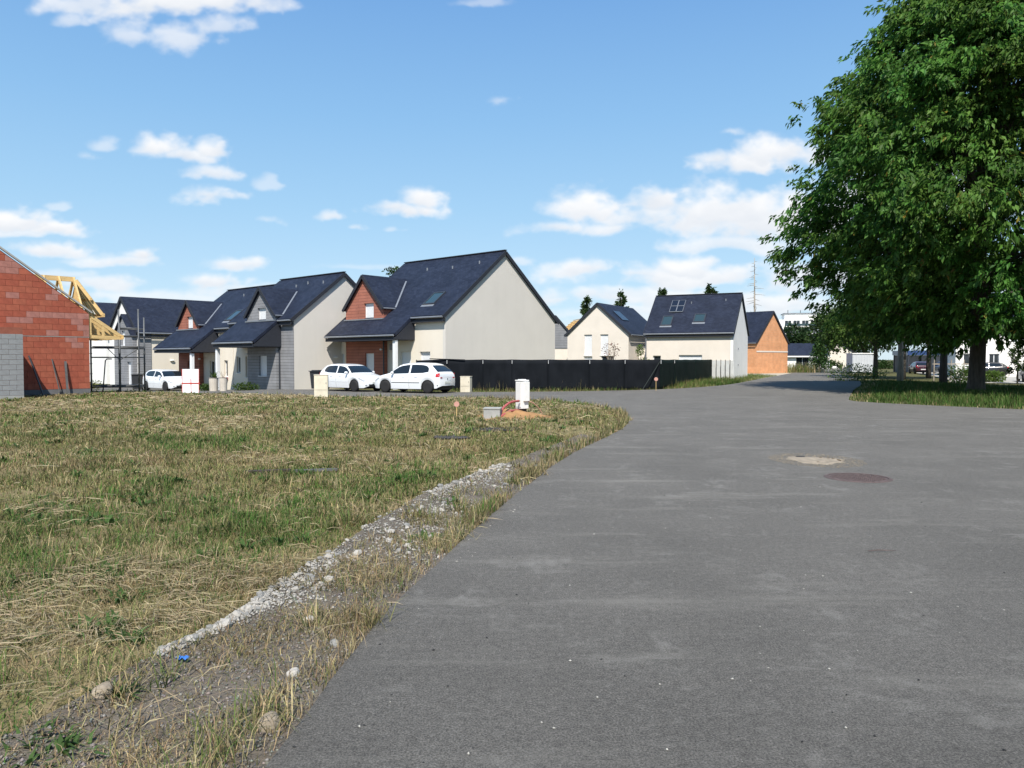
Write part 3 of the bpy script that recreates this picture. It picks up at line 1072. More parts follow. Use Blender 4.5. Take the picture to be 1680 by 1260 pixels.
# thin seed stalks along the asphalt and scattered over the lot
n = 3600
k = rng.integers(0, len(LEFT) - 1, n)
aa, bb = np.array(LEFT)[k], np.array(LEFT)[np.minimum(k + 1, len(LEFT) - 1)]
p = aa + (bb - aa) * rng.random((n, 1))
nrm = np.stack([-(bb - aa)[:, 1], (bb - aa)[:, 0]], 1)
nrm /= np.linalg.norm(nrm, axis=1)[:, None] + 1e-9
p = p + nrm * (rng.random((n, 1)) ** 2 * 0.30 + 0.01)
x, y = p[:, 0], p[:, 1]
k = (y > 2.4) & (y < 34) & (vnoise(x * 1.4 + 7, y * 1.4) > 0.50)
x, y = x[k], y[k]
n = len(x)
col, i = pick([np.ones(n) * 0.5, np.ones(n) * 0.25, np.ones(n) * 0.3], [STRAW * 0.85, BROWN, GREEN], n)
parts.append(blade_arrays(np.stack([x, y, lot_z(x, y)], 1), rng.uniform(0.10, 0.30, n), 0.004 + 0.0005 * y, rng.uniform(0, 6.28, n), rng.uniform(0.05, 0.5, n), col))
tag(tri_object('lot_grass', *join_arrays(parts), MT['grass']), 'dry straw and patchy green grass covering the vacant lot', 'grass', kind='stuff')

# broad-leaved weeds: rosettes of flat leaves
parts = []
for k in range(420):
    y = 3.0 + 30 * rng.random() ** 1.3
    x = y * rng.uniform(-0.7, 0.15)
    ax_, ay_ = np.array([x]), np.array([y])
    if not inside(LOT, ax_, ay_)[0] or fbm(ax_ * 0.9 + 80, ay_ * 0.75 + 11, 3)[0] < 0.44:
        continue
    if pdist(SL, ax_, ay_)[0] < 0.2:
        continue
    nl = int(rng.integers(10, 34))
    R0 = rng.uniform(0.05, 0.16)
    a = rng.uniform(0, 6.28, nl)
    rr = rng.random(nl) * R0
    P = np.stack([x + rr * np.cos(a), y + rr * np.sin(a), np.full(nl, lot_z(ax_, ay_)[0])], 1)
    col = np.array([0.060, 0.112, 0.030]) * rng.uniform(0.7, 1.35, (nl, 1))
    h = rng.uniform(0.04, 0.10, nl) * (1 + min(y, 14) * 0.05)
    parts.append(blade_arrays(P, h, h * rng.uniform(0.16, 0.30, nl), a + rng.normal(0, 0.4, nl), rng.uniform(0.4, 1.15, nl), col))
tag(tri_object('weeds', *join_arrays(parts), MT['grass']), 'dark green broad-leaved weeds dotted over the dry lot', 'weeds', kind='stuff')

# verges: by the fence, under the oak, beyond the far kerb
RV = RIGHT[4:]
VERGE_R = [(x, y) for x, y in RIGHT if y > 3 and y < 125][:]
FV = [p for p in FAR if p[0] > -4 and p[1] < 130]


def verge_pts(n, xr, yr, cond):
    x, y = rng.uniform(*xr, n), rng.uniform(*yr, n)
    k = ~inside(ROAD_S, x, y) & cond(x, y)
    return x[k], y[k]


parts = []
# under the oak: tall grass, shade put into its greens, dry rim by asphalt
x, y = verge_pts(120000, (13, 44), (19, 60), lambda x, y: (np.abs(x / y) < 0.72) & (y < 58) & (y > 20) & (x - 13 > (y - 60) * 0.42) & ~((x > 30) & (y > 47)))
n = len(x)
de = pdist(VERGE_R, x, y)
keep = rng.random(n) < np.clip(1.15 - (y - 25) * 0.014, 0.45, 1)
x, y, de = x[keep], y[keep], de[keep]
n = len(x)
wdry = np.clip(1.3 - de * 1.1, 0.02, 1.3) * (0.4 + vnoise(x * 0.9, y * 0.9))
col, i = pick([np.ones(n) * 0.7, np.ones(n) * 0.9, np.ones(n) * 0.12, wdry * 0.45, wdry * 0.25], [GREEN * 0.85, LUSH * 0.85, OLIVE, STRAW, BROWN], n)
h = rng.uniform(0.08, 0.28, n) * np.clip(0.35 + de * 0.45, 0.35, 1.1) * (0.6 + 0.8 * vnoise(x * 0.8, y * 0.8 + 6))
parts.append(blade_arrays(np.stack([x, y, g(x, y) - 0.07], 1), h + 0.05, 0.0105 + 0.00045 * y * rng.uniform(0.6, 1.3, n), rng.uniform(0, 6.28, n), rng.uniform(0.05, 0.7, n), col))
# the strip in front of the fence and round the corner
x, y = verge_pts(90000, (-6, 30), (36, 80), lambda x, y: (pdist(FV, x, y) < 3.4) & (pdist(FV, x, y) > 0.03))
n = len(x)
de = pdist(FV, x, y)
wdry = np.clip(1.2 - de * 0.8, 0.15, 1.2) * np.clip((12 - x) / 10, 0.25, 1)
col, i = pick([np.ones(n) * 0.55, np.ones(n) * 0.3 * np.clip(x / 10, 0.2, 1.6), np.ones(n) * 0.4, wdry * 0.8, wdry * 0.35], [GREEN, LUSH * 1.2, OLIVE, STRAW, BROWN], n)
h = rng.uniform(0.07, 0.24, n) * np.clip(0.45 + de * 0.45, 0.4, 1.3) * np.clip(0.75 + x * 0.04, 0.7, 1.5)
parts.append(blade_arrays(np.stack([x, y, g(x, y) - 0.07], 1), h + 0.06, 0.02 * rng.uniform(0.6, 1.3, n), rng.uniform(0, 6.28, n), rng.uniform(0.05, 0.7, n), col))
# seed stalks against the fence
x, y = verge_pts(2600, (-2, 19), (40, 64), lambda x, y: (pdist(FV, x, y) < 2.6) & (pdist(FV, x, y) > 1.0) & (vnoise(x * 1.1, y * 1.1) > 0.5))
n = len(x)
col, i = pick([np.ones(n) * 0.6, np.ones(n) * 0.4], [STRAW * 0.7, OLIVE], n)
parts.append(blade_arrays(np.stack([x, y, g(x, y) - 0.07], 1), rng.uniform(0.4, 0.75, n), np.full(n, 0.012), rng.uniform(0, 6.28, n), rng.uniform(0.02, 0.3, n), col))
tag(tri_object('verge_grass', *join_arrays(parts), MT['grass']), 'green unmown grass on the verges under the oak and along the black fence', 'grass', kind='stuff')

# pale bare ground by the orange house and the bright court behind the oak
cdt_mesh('dirt_yard', [(21.8, 67.0), (24.2, 66.6), (30, 79), (36, 93), (42, 106), (39.5, 107), (33, 101), (27, 92), (23, 76)], [], lambda x, y: g(x, y) - 0.045, MT['pale_dirt'])
cdt_mesh('paved_court', [(33, 57.5), (40, 52), (60, 44), (95, 44), (110, 120), (62, 122), (44, 80)], [], lambda x, y: g(x, y) - 0.05, MT['pale_court'])

# manhole cover, sandy patch with its small hole, and scraps on the asphalt
def disc(name, pts, z, mat, th=0.012):
    return MB().slab([(x, y, z) for x, y in pts], th)


mc = thing('manhole_cover', 'round rusty brown manhole cover set in the asphalt', 'manhole cover', (4.83, 10.68, 0.0))
MB().lathe([(0.0, 0.004), (0.385, 0.004), (0.385, -0.02)], 36).build('lid', MT['iron'], mc)
rim = MB()
rim.lathe([(0.395, -0.02), (0.395, 0.008), (0.43, 0.010), (0.445, 0.002), (0.445, -0.02)], 36).build('rim', MT['iron'], mc)
tread = MB()
for i in range(-6, 7):
    for j in range(-6, 7):
        if math.hypot(i, j) < 6.2:
            tread.box(i * 0.057 - 0.014, i * 0.057 + 0.014, j * 0.057 - 0.014, j * 0.057 + 0.014, 0.003, 0.010)
tag(tread.build('tread', MT['iron'], mc), kind='stuff')
pp = []
for k in range(26):
    a = 2 * math.pi * k / 26
    r = 1 + 0.12 * math.sin(3 * a + 1) + 0.08 * math.sin(7 * a)
    pp.append((4.98 + 0.44 * r * math.cos(a), 12.55 + 0.50 * r * math.sin(a)))
sp = thing('sand_patch', 'flat tan sand patch with a small dark hole in the asphalt', 'sand', (0, 0, 0))
MT['tan'] = M('tan_sand', (0.27, 0.225, 0.168), 0.95, 0.3, 8, 60, 0.4)
q = MB()
vs, fs = [], []
for i in range(7):
    for x, y in pp:
        r = i / 6
        vs.append((4.98 + (x - 4.98) * r, 12.55 + (y - 12.55) * r, 0.018 * (1 - r ** 2) * (0.6 + 0.8 * vnoise(np.array([x * r * 9.0]), np.array([y * r * 9.0]))[0]) + 0.003 - 0.004 * (i == 6)))
for i in range(6):
    for j in range(26):
        fs.append((i * 26 + j, (i + 1) * 26 + j, (i + 1) * 26 + (j + 1) % 26, i * 26 + (j + 1) % 26))
q.add(vs, fs)
q.build('sand_layer', MT['tan'], sp, smooth=True)
MB().lathe([(0.0, 0.0185), (0.07, 0.0185), (0.085, 0.005)], 18, at=(4.87, 12.93, 0)).build('hole', MT['hole_shade'], sp)  # dark disc laid on the sand, the hole's shade put into its colour
hs = MB()
for k in range(7):
    a = rng.uniform(0, 6.28)
    hs.ball((5.0 + 0.33 * math.cos(a), 12.5 + 0.3 * math.sin(a), 0.014), (0.028, 0.02, 0.012), 7, 5)
tag(hs.build('crumbs', MT['soil'], sp), kind='stuff')

n = 2200
a, r = rng.uniform(0, 6.28, n), np.sqrt(rng.random(n)) * 1.45
px_, py_ = 4.98 + 0.5 * r * np.cos(a), 12.55 + 0.62 * r * np.sin(a)
gr2 = tri_object('loose_sand', *pebble_mass(px_, py_, np.full(n, 0.004), rng.uniform(0.004, 0.012, n), np.tile([[0.27, 0.225, 0.165]], (n, 1)) * rng.uniform(0.7, 1.2, (n, 1)), ''), MT['pebbles'], sp)
tag(gr2, kind='stuff')

# ------------------------------------------------------------------ houses
def wall2d(mb, P, tops, z0, holes=(), th=0.22):
    """A wall in its own (s, z) plane with openings; tops is its upper outline; P(s, z, depth) places it."""
    ts, tz = [p[0] for p in tops], [p[1] for p in tops]
    cuts = sorted(set([round(s, 4) for s in ts] + [round(q, 4) for h in holes for q in h[:2]]))
    top = lambda s: float(np.interp(s, ts, tz))
    for a, b in zip(cuts[:-1], cuts[1:]):
        if b - a < 1e-4:
            continue
        m = (a + b) / 2
        hs = sorted([h for h in holes if h[0] <= m <= h[1]], key=lambda h: h[2])
        lo = z0
        segs = []
        for h in hs:
            if h[2] > lo + 1e-4:
                segs.append((lo, lo, h[2], h[2]))
            lo = h[3]
        segs.append((lo, lo, top(a), top(b)))
        for la, lb, ha, hb in segs:
            for d in (0, th):
                mb.add([P(a, la, d), P(b, lb, d), P(b, hb, d), P(a, ha, d)], [(0, 1, 2, 3)])
    for i in range(len(tops) - 1):
        mb.add([P(ts[i], tz[i], 0), P(ts[i + 1], tz[i + 1], 0), P(ts[i + 1], tz[i + 1], th), P(ts[i], tz[i], th)], [(0, 1, 2, 3)])
    for i in (0, -1):
        mb.add([P(ts[i], z0, 0), P(ts[i], tz[i], 0), P(ts[i], tz[i], th), P(ts[i], z0, th)], [(0, 1, 2, 3)])
    for a, b, c, d in holes:
        for p, q in (((a, c), (a, d)), ((b, c), (b, d)), ((a, c), (b, c)), ((a, d), (b, d))):
            mb.add([P(*p, 0), P(*q, 0), P(*q, th), P(*p, th)], [(0, 1, 2, 3)])


def pbox(mb, P, s0, s1, z0, z1, d0, d1):
    """A box given in a wall's own axes (d measured inwards from its face)."""
    vs = [P(s, z, d) for z in (z0, z1) for d in (d0, d1) for s in (s0, s1)]
    mb.add(vs, [(0, 2, 3, 1), (4, 5, 7, 6), (0, 1, 5, 4), (2, 6, 7, 3), (0, 4, 6, 2), (1, 3, 7, 5)])


def window(parent, P, hole, kind='glass', rec=0.13):
    s0, s1, z0, z1 = hole
    fr = MB()
    t = 0.06
    e = 0.004
    pbox(fr, P, s0 + e, s0 + t, z0 + e, z1 - e, rec, rec + 0.06)
    pbox(fr, P, s1 - t, s1 - e, z0 + e, z1 - e, rec, rec + 0.06)
    pbox(fr, P, s0 + t, s1 - t, z0 + e, z0 + t, rec, rec + 0.06)
    pbox(fr, P, s0 + t, s1 - t, z1 - t, z1 - e, rec, rec + 0.06)
    if kind == 'glass' and s1 - s0 > 0.8:
        m = (s0 + s1) / 2
        pbox(fr, P, m - 0.035, m + 0.035, z0 + t, z1 - t, rec, rec + 0.06)
    w = fr.build('door' if kind == 'door' else 'window', MT['pvc'], parent)
    pn = MB()
    pbox(pn, P, s0 + t, s1 - t, z0 + t, z1 - t, rec + 0.025, rec + 0.04)
    if kind == 'glass':
        pn.build('pane', MT['glass'], w)
    elif kind == 'door':
        pn.build('door_leaf', MT['pvc'], w)
        h = MB()
        pbox(h, P, s1 - t - 0.12, s1 - t - 0.08, z0 + 0.98, z0 + 1.08, rec - 0.03, rec + 0.02)
        h.build('handle', MT['zinc'], w)
    else:
        n = max(6, int((z1 - z0) / 0.075))
        for i in range(n):          # slats of the closed roller shutter
            a = z0 + t + (z1 - z0 - 2 * t) * i / n
            b = z0 + t + (z1 - z0 - 2 * t) * (i + 1) / n
            pbox(pn, P, s0 + t, s1 - t, a + 0.006, b - 0.002, rec + 0.012, rec + 0.024)
        tag(pn.build('shutter', MT['pvc'], w), kind='stuff')
    if kind != 'door':
        si = MB()
        pbox(si, P, s0 - 0.04, s1 + 0.04, z0 - 0.05, z0 - 0.003, -0.05, rec + 0.02)
        si.build('sill', MT['pvc'], w)
    return w


def skylight(parent, u0, u1, t0, t1, zf, sl):
    """On a slope whose top is z = zf(y); t is the horizontal distance behind the facade."""
    n = Vector((0, sl, 1)).normalized()

    def Q(u, t, h):
        return Vector((u, -t, zf(-t))) + n * h
    fr = MB()
    for a, b, c, d in ((u0, u0 + 0.09, t0, t1), (u1 - 0.09, u1, t0, t1), (u0 + 0.09, u1 - 0.09, t0, t0 + 0.08), (u0 + 0.09, u1 - 0.09, t1 - 0.08, t1)):
        vs = [Q(x, y, h) for h in (-0.03, 0.075) for y in (c, d) for x in (a, b)]
        fr.add(vs, [(0, 2, 3, 1), (4, 5, 7, 6), (0, 1, 5, 4), (2, 6, 7, 3), (0, 4, 6, 2), (1, 3, 7, 5)])
    o = fr.build('skylight', MT['dark_metal'], parent)
    gl = MB().slab([Q(u0 + 0.09, t0 + 0.08, 0.05), Q(u1 - 0.09, t0 + 0.08, 0.05), Q(u1 - 0.09, t1 - 0.08, 0.05), Q(u0 + 0.09, t1 - 0.08, 0.05)], 0.02)
    gl.build('pane', MT['glass_blue'], o)
    ap = MB().slab([Q(u0 - 0.05, t0 - 0.16, 0.012), Q(u1 + 0.05, t0 - 0.16, 0.012), Q(u1 + 0.05, t0 - 0.01, 0.02), Q(u0 - 0.05, t0 - 0.01, 0.02)], 0.01)
    ap.build('apron', MT['zinc'], o)


TH = 0.17   # roof thickness


def house(root, L, D, e, sl, wall_m, canopy=None, dormer=None, front_holes=(), gable_holes=(), ov=0.28, skylights=(), facing=None, gutters=True, left_gable=True, z_base=-0.6, vents=(), gable_m=None, rake=0.10):
    """Local axes: x along the front from its right-hand corner, +y out of the front, z up. The body lies at y in [-D, 0]."""
    pk = e + sl * D / 2
    F = lambda s, z, d: Vector((s, -d, z))
    B = lambda s, z, d: Vector((s, -D + d, z))
    GR = lambda s, z, d: Vector((d, -s, z))
    GL = lambda s, z, d: Vector((L - d, -s, z))
    wm = MB()
    wall2d(wm, F, [(0.22, e), (L - 0.22, e)], z_base, [h[:4] for h in front_holes])
    wm.build('wall', wall_m, root)
    wm = MB()
    wall2d(wm, B, [(0.22, e), (L - 0.22, e)], z_base)
    wm.build('wall', wall_m, root)
    gm = MB()
    wall2d(gm, GR, [(0, e), (D / 2, pk), (D, e)], z_base, [h[:4] for h in gable_holes])
    gm.build('gable_wall', gable_m or wall_m, root)
    gm = MB()
    wall2d(gm, GL, [(0, e), (D / 2, pk), (D, e)], z_base)
    gm.build('gable_wall', wall_m, root)
    for h in front_holes:
        window(root, F, h[:4], h[4])
    for h in gable_holes:
        window(root, GR, h[:4], h[4])
    k = math.hypot(1, sl)
    up = TH * k                                     # vertical thickness
    zf = lambda y: e - sl * y + up                  # upper surface of the front slope
    uvf = lambda p: (p.x, p.y * k)
    front = [(-rake, -D / 2), (-rake, ov)]
    if canopy:
        c0, c1, vm = canopy
        front += [(c0, ov), (c0, vm), (c1, vm)]
        if c1 < L + rake - 0.05:
            front += [(c1, ov), (L + rake, ov)]
        else:
            front = front[:-1] + [(L + rake, vm)]
    else:
        front += [(L + rake, ov)]
    front += [(L + rake, -D / 2)]
    r = MB()
    r.slab([(x, y, zf(y)) for x, y in front], TH, uvf)
    rf = r.build('roof', MT['slate'], root)
    r = MB()
    zb = lambda y: e + sl * (y + D) + up
    r.slab([(-rake, -D / 2 - 0.002, pk + up), (-rake, -D - ov, zb(-D - ov)), (L + rake, -D - ov, zb(-D - ov)), (L + rake, -D / 2 - 0.002, pk + up)], TH, uvf)
    r.build('roof', MT['slate'], root)
    MB().beam((-rake - 0.02, -D / 2, pk + up + 0.03), (L + rake + 0.02, -D / 2, pk + up + 0.03), 0.2, 0.05).build('ridge_cap', MT['slate_edge'], rf)
    # dark boards along the gable edges
    for x in (-rake - 0.022, L + rake + 0.022):
        for sgn in (1, -1):
            y1 = ov if sgn > 0 else -D - ov
            if sgn > 0 and canopy and x > L and canopy[1] >= L + rake - 0.05:
                y1 = canopy[2]
            dz = lambda y: (zf(y) if sgn > 0 else zb(y)) - up * 0.55
            MB().beam((x, -D / 2, dz(-D / 2)), (x, y1, dz(y1)), 0.03, 0.22).build('verge_board', MT['slate_edge'], rf)
    # flat dark soffit and gutter along the eaves
    if gutters:
        runs = [(-rake, L + rake, ov)]
        if canopy:
            runs = []
            if c0 > 0.2:
                runs.append((-rake, c0 - 0.02, ov))
            runs.append((c0, min(c1, L + rake), vm))
            if c1 < L - 0.05:
                runs.append((c1 + 0.02, L + rake, ov))
        for a, b, v in runs:
            MB().tube([(a, v + 0.06, zf(v) - 0.10), (b, v + 0.06, zf(v) - 0.10)], 0.06, 8).build('gutter', MT['zinc'], root)
            MB().box(a, b, v - 0.04, v - 0.005, zf(v) - up - 0.16, zf(v) - up + 0.02).build('fascia', MT['slate_edge'], root)
            if v == ov:
                MB().box(a + 0.1, b - 0.1, 0.004, v - 0.045, zf(v) - up - 0.14, zf(v) - up - 0.11).build('soffit', MT['slate_edge'], root)
    if canopy:
        zc = zf(vm) - up - 0.12
        for x in (c0 + 0.03, c1 - 0.03):
            yt = 0.01
            cm_ = MB()
            vs = []
            for xx in (x - 0.02, x + 0.02):
                vs += [(xx, yt, zc), (xx, vm - 0.06, zc), (xx, vm - 0.06, zf(vm) - up - 0.02), (xx, yt, e - sl * yt - 0.02)]
            cm_.add(vs, [(3, 2, 1, 0), (4, 5, 6, 7), (0, 1, 5, 4), (1, 2, 6, 5), (2, 3, 7, 6), (3, 0, 4, 7)])
            cm_.build('canopy_cheek', MT['slate_edge'], rf)
        MB().box(c0 + 0.06, c1 - 0.06, 0.02, vm - 0.07, zc - 0.03, zc).build('soffit', MT['slate_edge'], root)
    for s_ in skylights:
        skylight(root, *s_, zf, sl)
    for u_, t_ in vents:
        v = MB()
        v.tube([(u_, -t_, zf(-t_) - 0.05), (u_, -t_, zf(-t_) + 0.16)], 0.05, 8)
        v.build('roof_vent', MT['zinc'], rf)
    if dormer:
        u0, u1, vf, de, da, dm, dh, lower = (dormer[q] for q in ('u0', 'u1', 'vf', 'e', 'a', 'mat', 'holes', 'lower'))
        um = (u0 + u1) / 2
        PD = lambda s, z, d: Vector((s, vf - d, z))
        dw = MB()
        wall2d(dw, PD, [(u0, de), (um, da), (u1, de)], z_base if lower else zf(vf) - up - 0.3, [h[:4] for h in dh], 0.2)
        dw.build('dormer_front', dm, root)
        for h in dh:
            window(root, PD, h[:4], h[4], 0.12)
        yb = -(de - e) / sl - 0.25
        zl = z_base if lower else e - 0.6
        for x0, x1 in ((u0, u0 + 0.2), (u1 - 0.2, u1)):
            ck = MB()
            if lower:
                ck.box(x0, x1, 0.004, vf - 0.2, zl, zf(vf) - up - 0.35)
            ck.box(x0, x1, yb, vf - 0.2, e - 0.5, de)
            ck.build('dormer_cheek', dm, root)
        ds = (da - de) / ((u1 - u0) / 2)
        kd = math.hypot(1, ds)
        oo = 0.14
        yr = (e - da) / sl - 0.5
        upd = 0.12 * kd
        for sg in (-1, 1):
            ue = um + sg * ((u1 - u0) / 2 + oo)
            ze = de - ds * oo + upd
            ye = (e + up - ze) / sl - 0.35
            d_ = MB()
            d_.slab([(ue, vf + 0.16, ze), (um + sg * 0.001, vf + 0.16, da + upd), (um + sg * 0.001, yr, da + upd), (ue, ye, ze)], 0.12, lambda p: (p.y, (p.x - um) * kd))
            dr = d_.build('dormer_roof', MT['slate'], root)
            # verge board on the dormer's front edge and the pale flashing in the valley
            MB().beam((ue, vf + 0.18, ze - upd * 0.6), (um, vf + 0.18, da + upd * 0.4), 0.03, 0.2).build('verge_board', MT['slate_edge'], dr)
            MB().tube([(ue, vf + 0.16, ze - 0.06), (ue, ye + 0.3, ze - 0.06)], 0.05, 8).build('gutter', MT['zinc'], dr)
            a = Vector((ue, (e + up - ze) / sl, ze + 0.03))
            b = Vector((um, (e + up - da - upd) / sl, da + upd + 0.03))
            MB().beam(a, b + (a - b) * 0.10, 0.10, 0.025).build('valley_flashing', MT['zinc'], dr)
        fl = MB().box(u0 - 0.05, u1 + 0.05, vf + 0.003, vf + 0.14, zf(vf) - 0.06, zf(vf) + 0.02)
        fl.build('apron', MT['zinc'], root)
    return F, GR, zf


def uvhouse(name, label, corner, ang_dir, group=None):
    """ang_dir: world direction of local x."""
    rz = math.atan2(ang_dir[1], ang_dir[0])
    return thing(name, label, 'house', corner, rz, group)


UD = (-0.751, 0.660)
GRP = 'slate-roofed houses of the new estate'

# -- the house with the red dormer and the blank gable, nearest
hC = uvhouse('house', 'beige house with red-clad dormer and blank gable behind the black fence', (-3.83, 44.3, 0), UD, GRP)
F, GR, zfC = house(hC, 9.3, 10.2, 4.22, 0.785, MT['cream'], canopy=(2.62, 9.4, 1.62),
                   dormer=dict(u0=5.2, u1=9.0, vf=0.30, e=4.85, a=6.85, mat=MT['clad_red'], holes=[(6.15, 7.1, 3.88, 5.2, 'shutter'), (6.15, 7.05, 0.72, 2.05, 'shutter')], lower=True),
                   front_holes=[(1.3, 2.2, 0.9, 2.12, 'shutter'), (3.0, 3.95, 0.0, 2.12, 'door')],
                   skylights=[(1.65, 2.65, 0.65, 1.65)], gable_m=MT['beige'], vents=[(1.2, 4.1), (3.4, 3.9), (5.9, 4.0)])
for x in (2.8,):
    MB().box(x - 0.11, x + 0.11, 1.28, 1.50, -0.3, 2.82).build('porch_post', MT['pvc'], hC, bevel=0.01)
MB().box(4.55, 4.85, 0.01, 0.12, 2.25, 2.62).build('meter_box', MT['zinc'], hC)
MB().ball((5.35, 0.40, 2.28), (0.10, 0.09, 0.06), 10, 6).build('wall_lamp', MT['pvc'], hC)
an = MB()
wall2d(an, lambda s, z, d: Vector((9.31 + s, 0.1 - d, z)), [(0, 2.72), (1.75, 2.72)], -0.6, [(0.15, 1.0, 0.0, 2.02)])
an.box(10.84, 11.06, -5, -0.13, -0.6, 2.72)
an.box(9.31, 11.06, -5, 0.1, 2.725, 2.85)
an.build('garage_annexe', MT['cream'], hC)
window(hC, lambda s, z, d: Vector((9.31 + s, 0.1 - d, z)), (0.15, 1.0, 0.0, 2.02), 'shutter')
MB().tube([(5.13, 0.36, -0.3), (5.13, 0.36, 2.8)], 0.045, 8).build('downpipe', MT['dark_metal'], hC)

# -- the pair: grey dormer at its right end, red dormer at its left end
hB2 = uvhouse('house', 'cream house with grey-clad dormer over its porch, blank gable end', (-13.6, 48.0, -0.25), UD, GRP)
house(hB2, 7.4, 7.6, 4.45, 0.785, MT['cream'], canopy=(1.35, 6.3, 2.05),
      dormer=dict(u0=1.55, u1=5.0, vf=0.32, e=4.72, a=6.45, mat=MT['clad_grey'], holes=[(2.7, 3.7, 4.1, 5.25, 'shutter'), (2.65, 3.6, 0.85, 2.15, 'shutter')], lower=True),
      front_holes=[(5.35, 5.85, 0.7, 2.1, 'glass'), (6.5, 7.0, 1.0, 2.1, 'glass')], skylights=[(5.7, 6.5, 0.45, 1.35)], gable_m=MT['beige'], vents=[(1.0, 2.9), (2.9, 3.0), (4.0, 2.8)])
MB().box(0.01, 1.54, 0.004, 0.05, -0.4, 4.42).build('cladding', MT['clad_grey'], hB2)
MB().box(6.0, 6.22, 1.72, 1.94, -0.4, 2.62).build('porch_post', MT['pvc'], hB2, bevel=0.01)
MB().tube([(1.5, 0.11, -0.3), (1.5, 0.11, 3.4)], 0.045, 8).build('downpipe', MT['dark_metal'], hB2)
MB().ball((-0.05, -3.1, 2.05), (0.09, 0.2, 0.05), 10, 6).build('wall_lamp', MT['pvc'], hB2)
MB().ball((4.9, 0.42, 2.25), (0.12, 0.09, 0.06), 10, 6).build('wall_lamp', MT['pvc'], hB2)

cB1 = (-13.6 + 7.46 * UD[0], 48.0 + 7.46 * UD[1], -0.55)
hB1 = uvhouse('house', 'cream house with red-clad dormer beside the one with the grey dormer', cB1, UD, GRP)
house(hB1, 7.5, 7.6, 4.45, 0.785, MT['cream'], canopy=(1.95, 7.6, 2.05),
      dormer=dict(u0=4.2, u1=7.4, vf=0.32, e=4.72, a=6.40, mat=MT['clad_red'], holes=[(5.1, 6.0, 4.1, 5.35, 'shutter'), (5.1, 6.0, 0.9, 2.15, 'glass')], lower=True),
      front_holes=[(0.75, 1.25, 1.0, 2.15, 'glass'), (2.4, 3.3, 0.0, 2.12, 'glass')], skylights=[(0.75, 1.75, 0.3, 1.3)], vents=[(1.6, 3.0), (3.6, 2.9)])
MB().box(2.1, 2.32, 1.72, 1.94, -0.2, 2.62).build('porch_post', MT['pvc'], hB1, bevel=0.01)
MB().box(0.7, 1.3, 0.02, 0.18, 0.82, 0.98).build('flower_box', MT['conduit'], hB1)
MB().ball((4.0, 0.42, 2.25), (0.12, 0.09, 0.06), 10, 6).build('wall_lamp', MT['pvc'], hB1)

# -- further left: white gable with a lower grey gable wing in front, and the one behind it
hA2 = thing('house', 'white gabled house with a lower grey gable wing behind the scaffold', 'house', (-29.3, 60.2, -0.62), R(45), GRP)
# local: x along the eaves wall (right-away), y back from it, gable at x = 0
def ridge_house(root, L, D, e, sl, wm, gm=None, strip=None, holes=()):
    pk = e + sl * D / 2
    k = math.hypot(1, sl)
    up = TH * k
    wall = MB()
    wall2d(wall, lambda s, z, d: Vector((s, d, z)), [(0.22, e), (L - 0.22, e)], -0.7, [h[:4] for h in holes])
    wall.build('wall', wm, root)
    wall = MB()
    wall2d(wall, lambda s, z, d: Vector((s, D - d, z)), [(0.22, e), (L - 0.22, e)], -0.7)
    wall.build('wall', wm, root)
    for h in holes:
        window(root, lambda s, z, d: Vector((s, d, z)), h[:4], h[4])
    for x, sg in ((0, 1), (L, -1)):
        q = MB()
        wall2d(q, lambda s, z, d: Vector((x + sg * d, s, z)), [(0, e), (D / 2, pk), (D, e)], -0.7)
        q.build('gable_wall', gm or wm, root)
    for sg in (0, 1):
        y0 = -0.3 if sg == 0 else D + 0.3
        z0 = e - sl * 0.3 + up
        q = MB()
        q.slab([(-0.15, y0, z0), (L + 0.1, y0, z0), (L + 0.1, D / 2 + (0.001 if sg else -0.001), pk + up), (-0.15, D / 2 + (0.001 if sg else -0.001), pk + up)], TH, lambda p: (p.x, p.y * k))
        rf = q.build('roof', MT['slate'], root)
        MB().beam((-0.175, y0, z0 - up * 0.5), (-0.175, D / 2, pk + up * 0.5), 0.03, 0.24).build('verge_board', MT['slate_edge'], rf)
        if sg == 0:
            MB().tube([(-0.1, y0 - 0.05, z0 - 0.1), (L, y0 - 0.05, z0 - 0.1)], 0.06, 8).build('gutter', MT['zinc'], root)
            MB().box(-0.1, L, y0 + 0.005, y0 + 0.04, z0 - up - 0.16, z0 - up).build('fascia', MT['slate_edge'], root)
    return pk, up


ridge_house(hA2, 8.5, 6.6, 4.47, 0.82, MT['cream'], MT['white_wall'])
MB().box(0.01, 1.0, -0.05, -0.004, -0.7, 4.4).build('cladding', MT['clad_grey'], hA2)
MB().ball((2.6, -0.08, 2.2), (0.2, 0.08, 0.06), 10, 6).build('wall_lamp', MT['pvc'], hA2)
wg = MB()
WG = lambda s, z, d: Vector((-0.35 + d, 0.1 + s, z))
wall2d(wg, WG, [(0, 4.15), (2.1, 5.75), (4.2, 4.15)], -0.7, [(1.7, 2.5, 3.4, 4.6), (0.4, 1.3, 0, 2.1)])
wg.box(-0.128, -0.004, 0.1, 0.32, -0.7, 4.15)
wg.box(-0.128, -0.004, 4.08, 4.3, -0.7, 4.15)
wg.build('grey_wing', MT['clad_grey'], hA2)
window(hA2, WG, (1.7, 2.5, 3.4, 4.6), 'shutter')
window(hA2, WG, (0.4, 1.3, 0, 2.1), 'shutter')
for sg in (-1, 1):
    q = MB()
    ye = 2.2 + sg * 2.3
    q.slab([(-0.5, ye, 4.15), (-0.5, 2.2, 5.92), (-0.005, 2.2, 5.92), (-0.005, ye, 4.15)], 0.12, lambda p: (p.x, p.y * 1.4))
    q.build('wing_roof', MT['slate'], hA2)
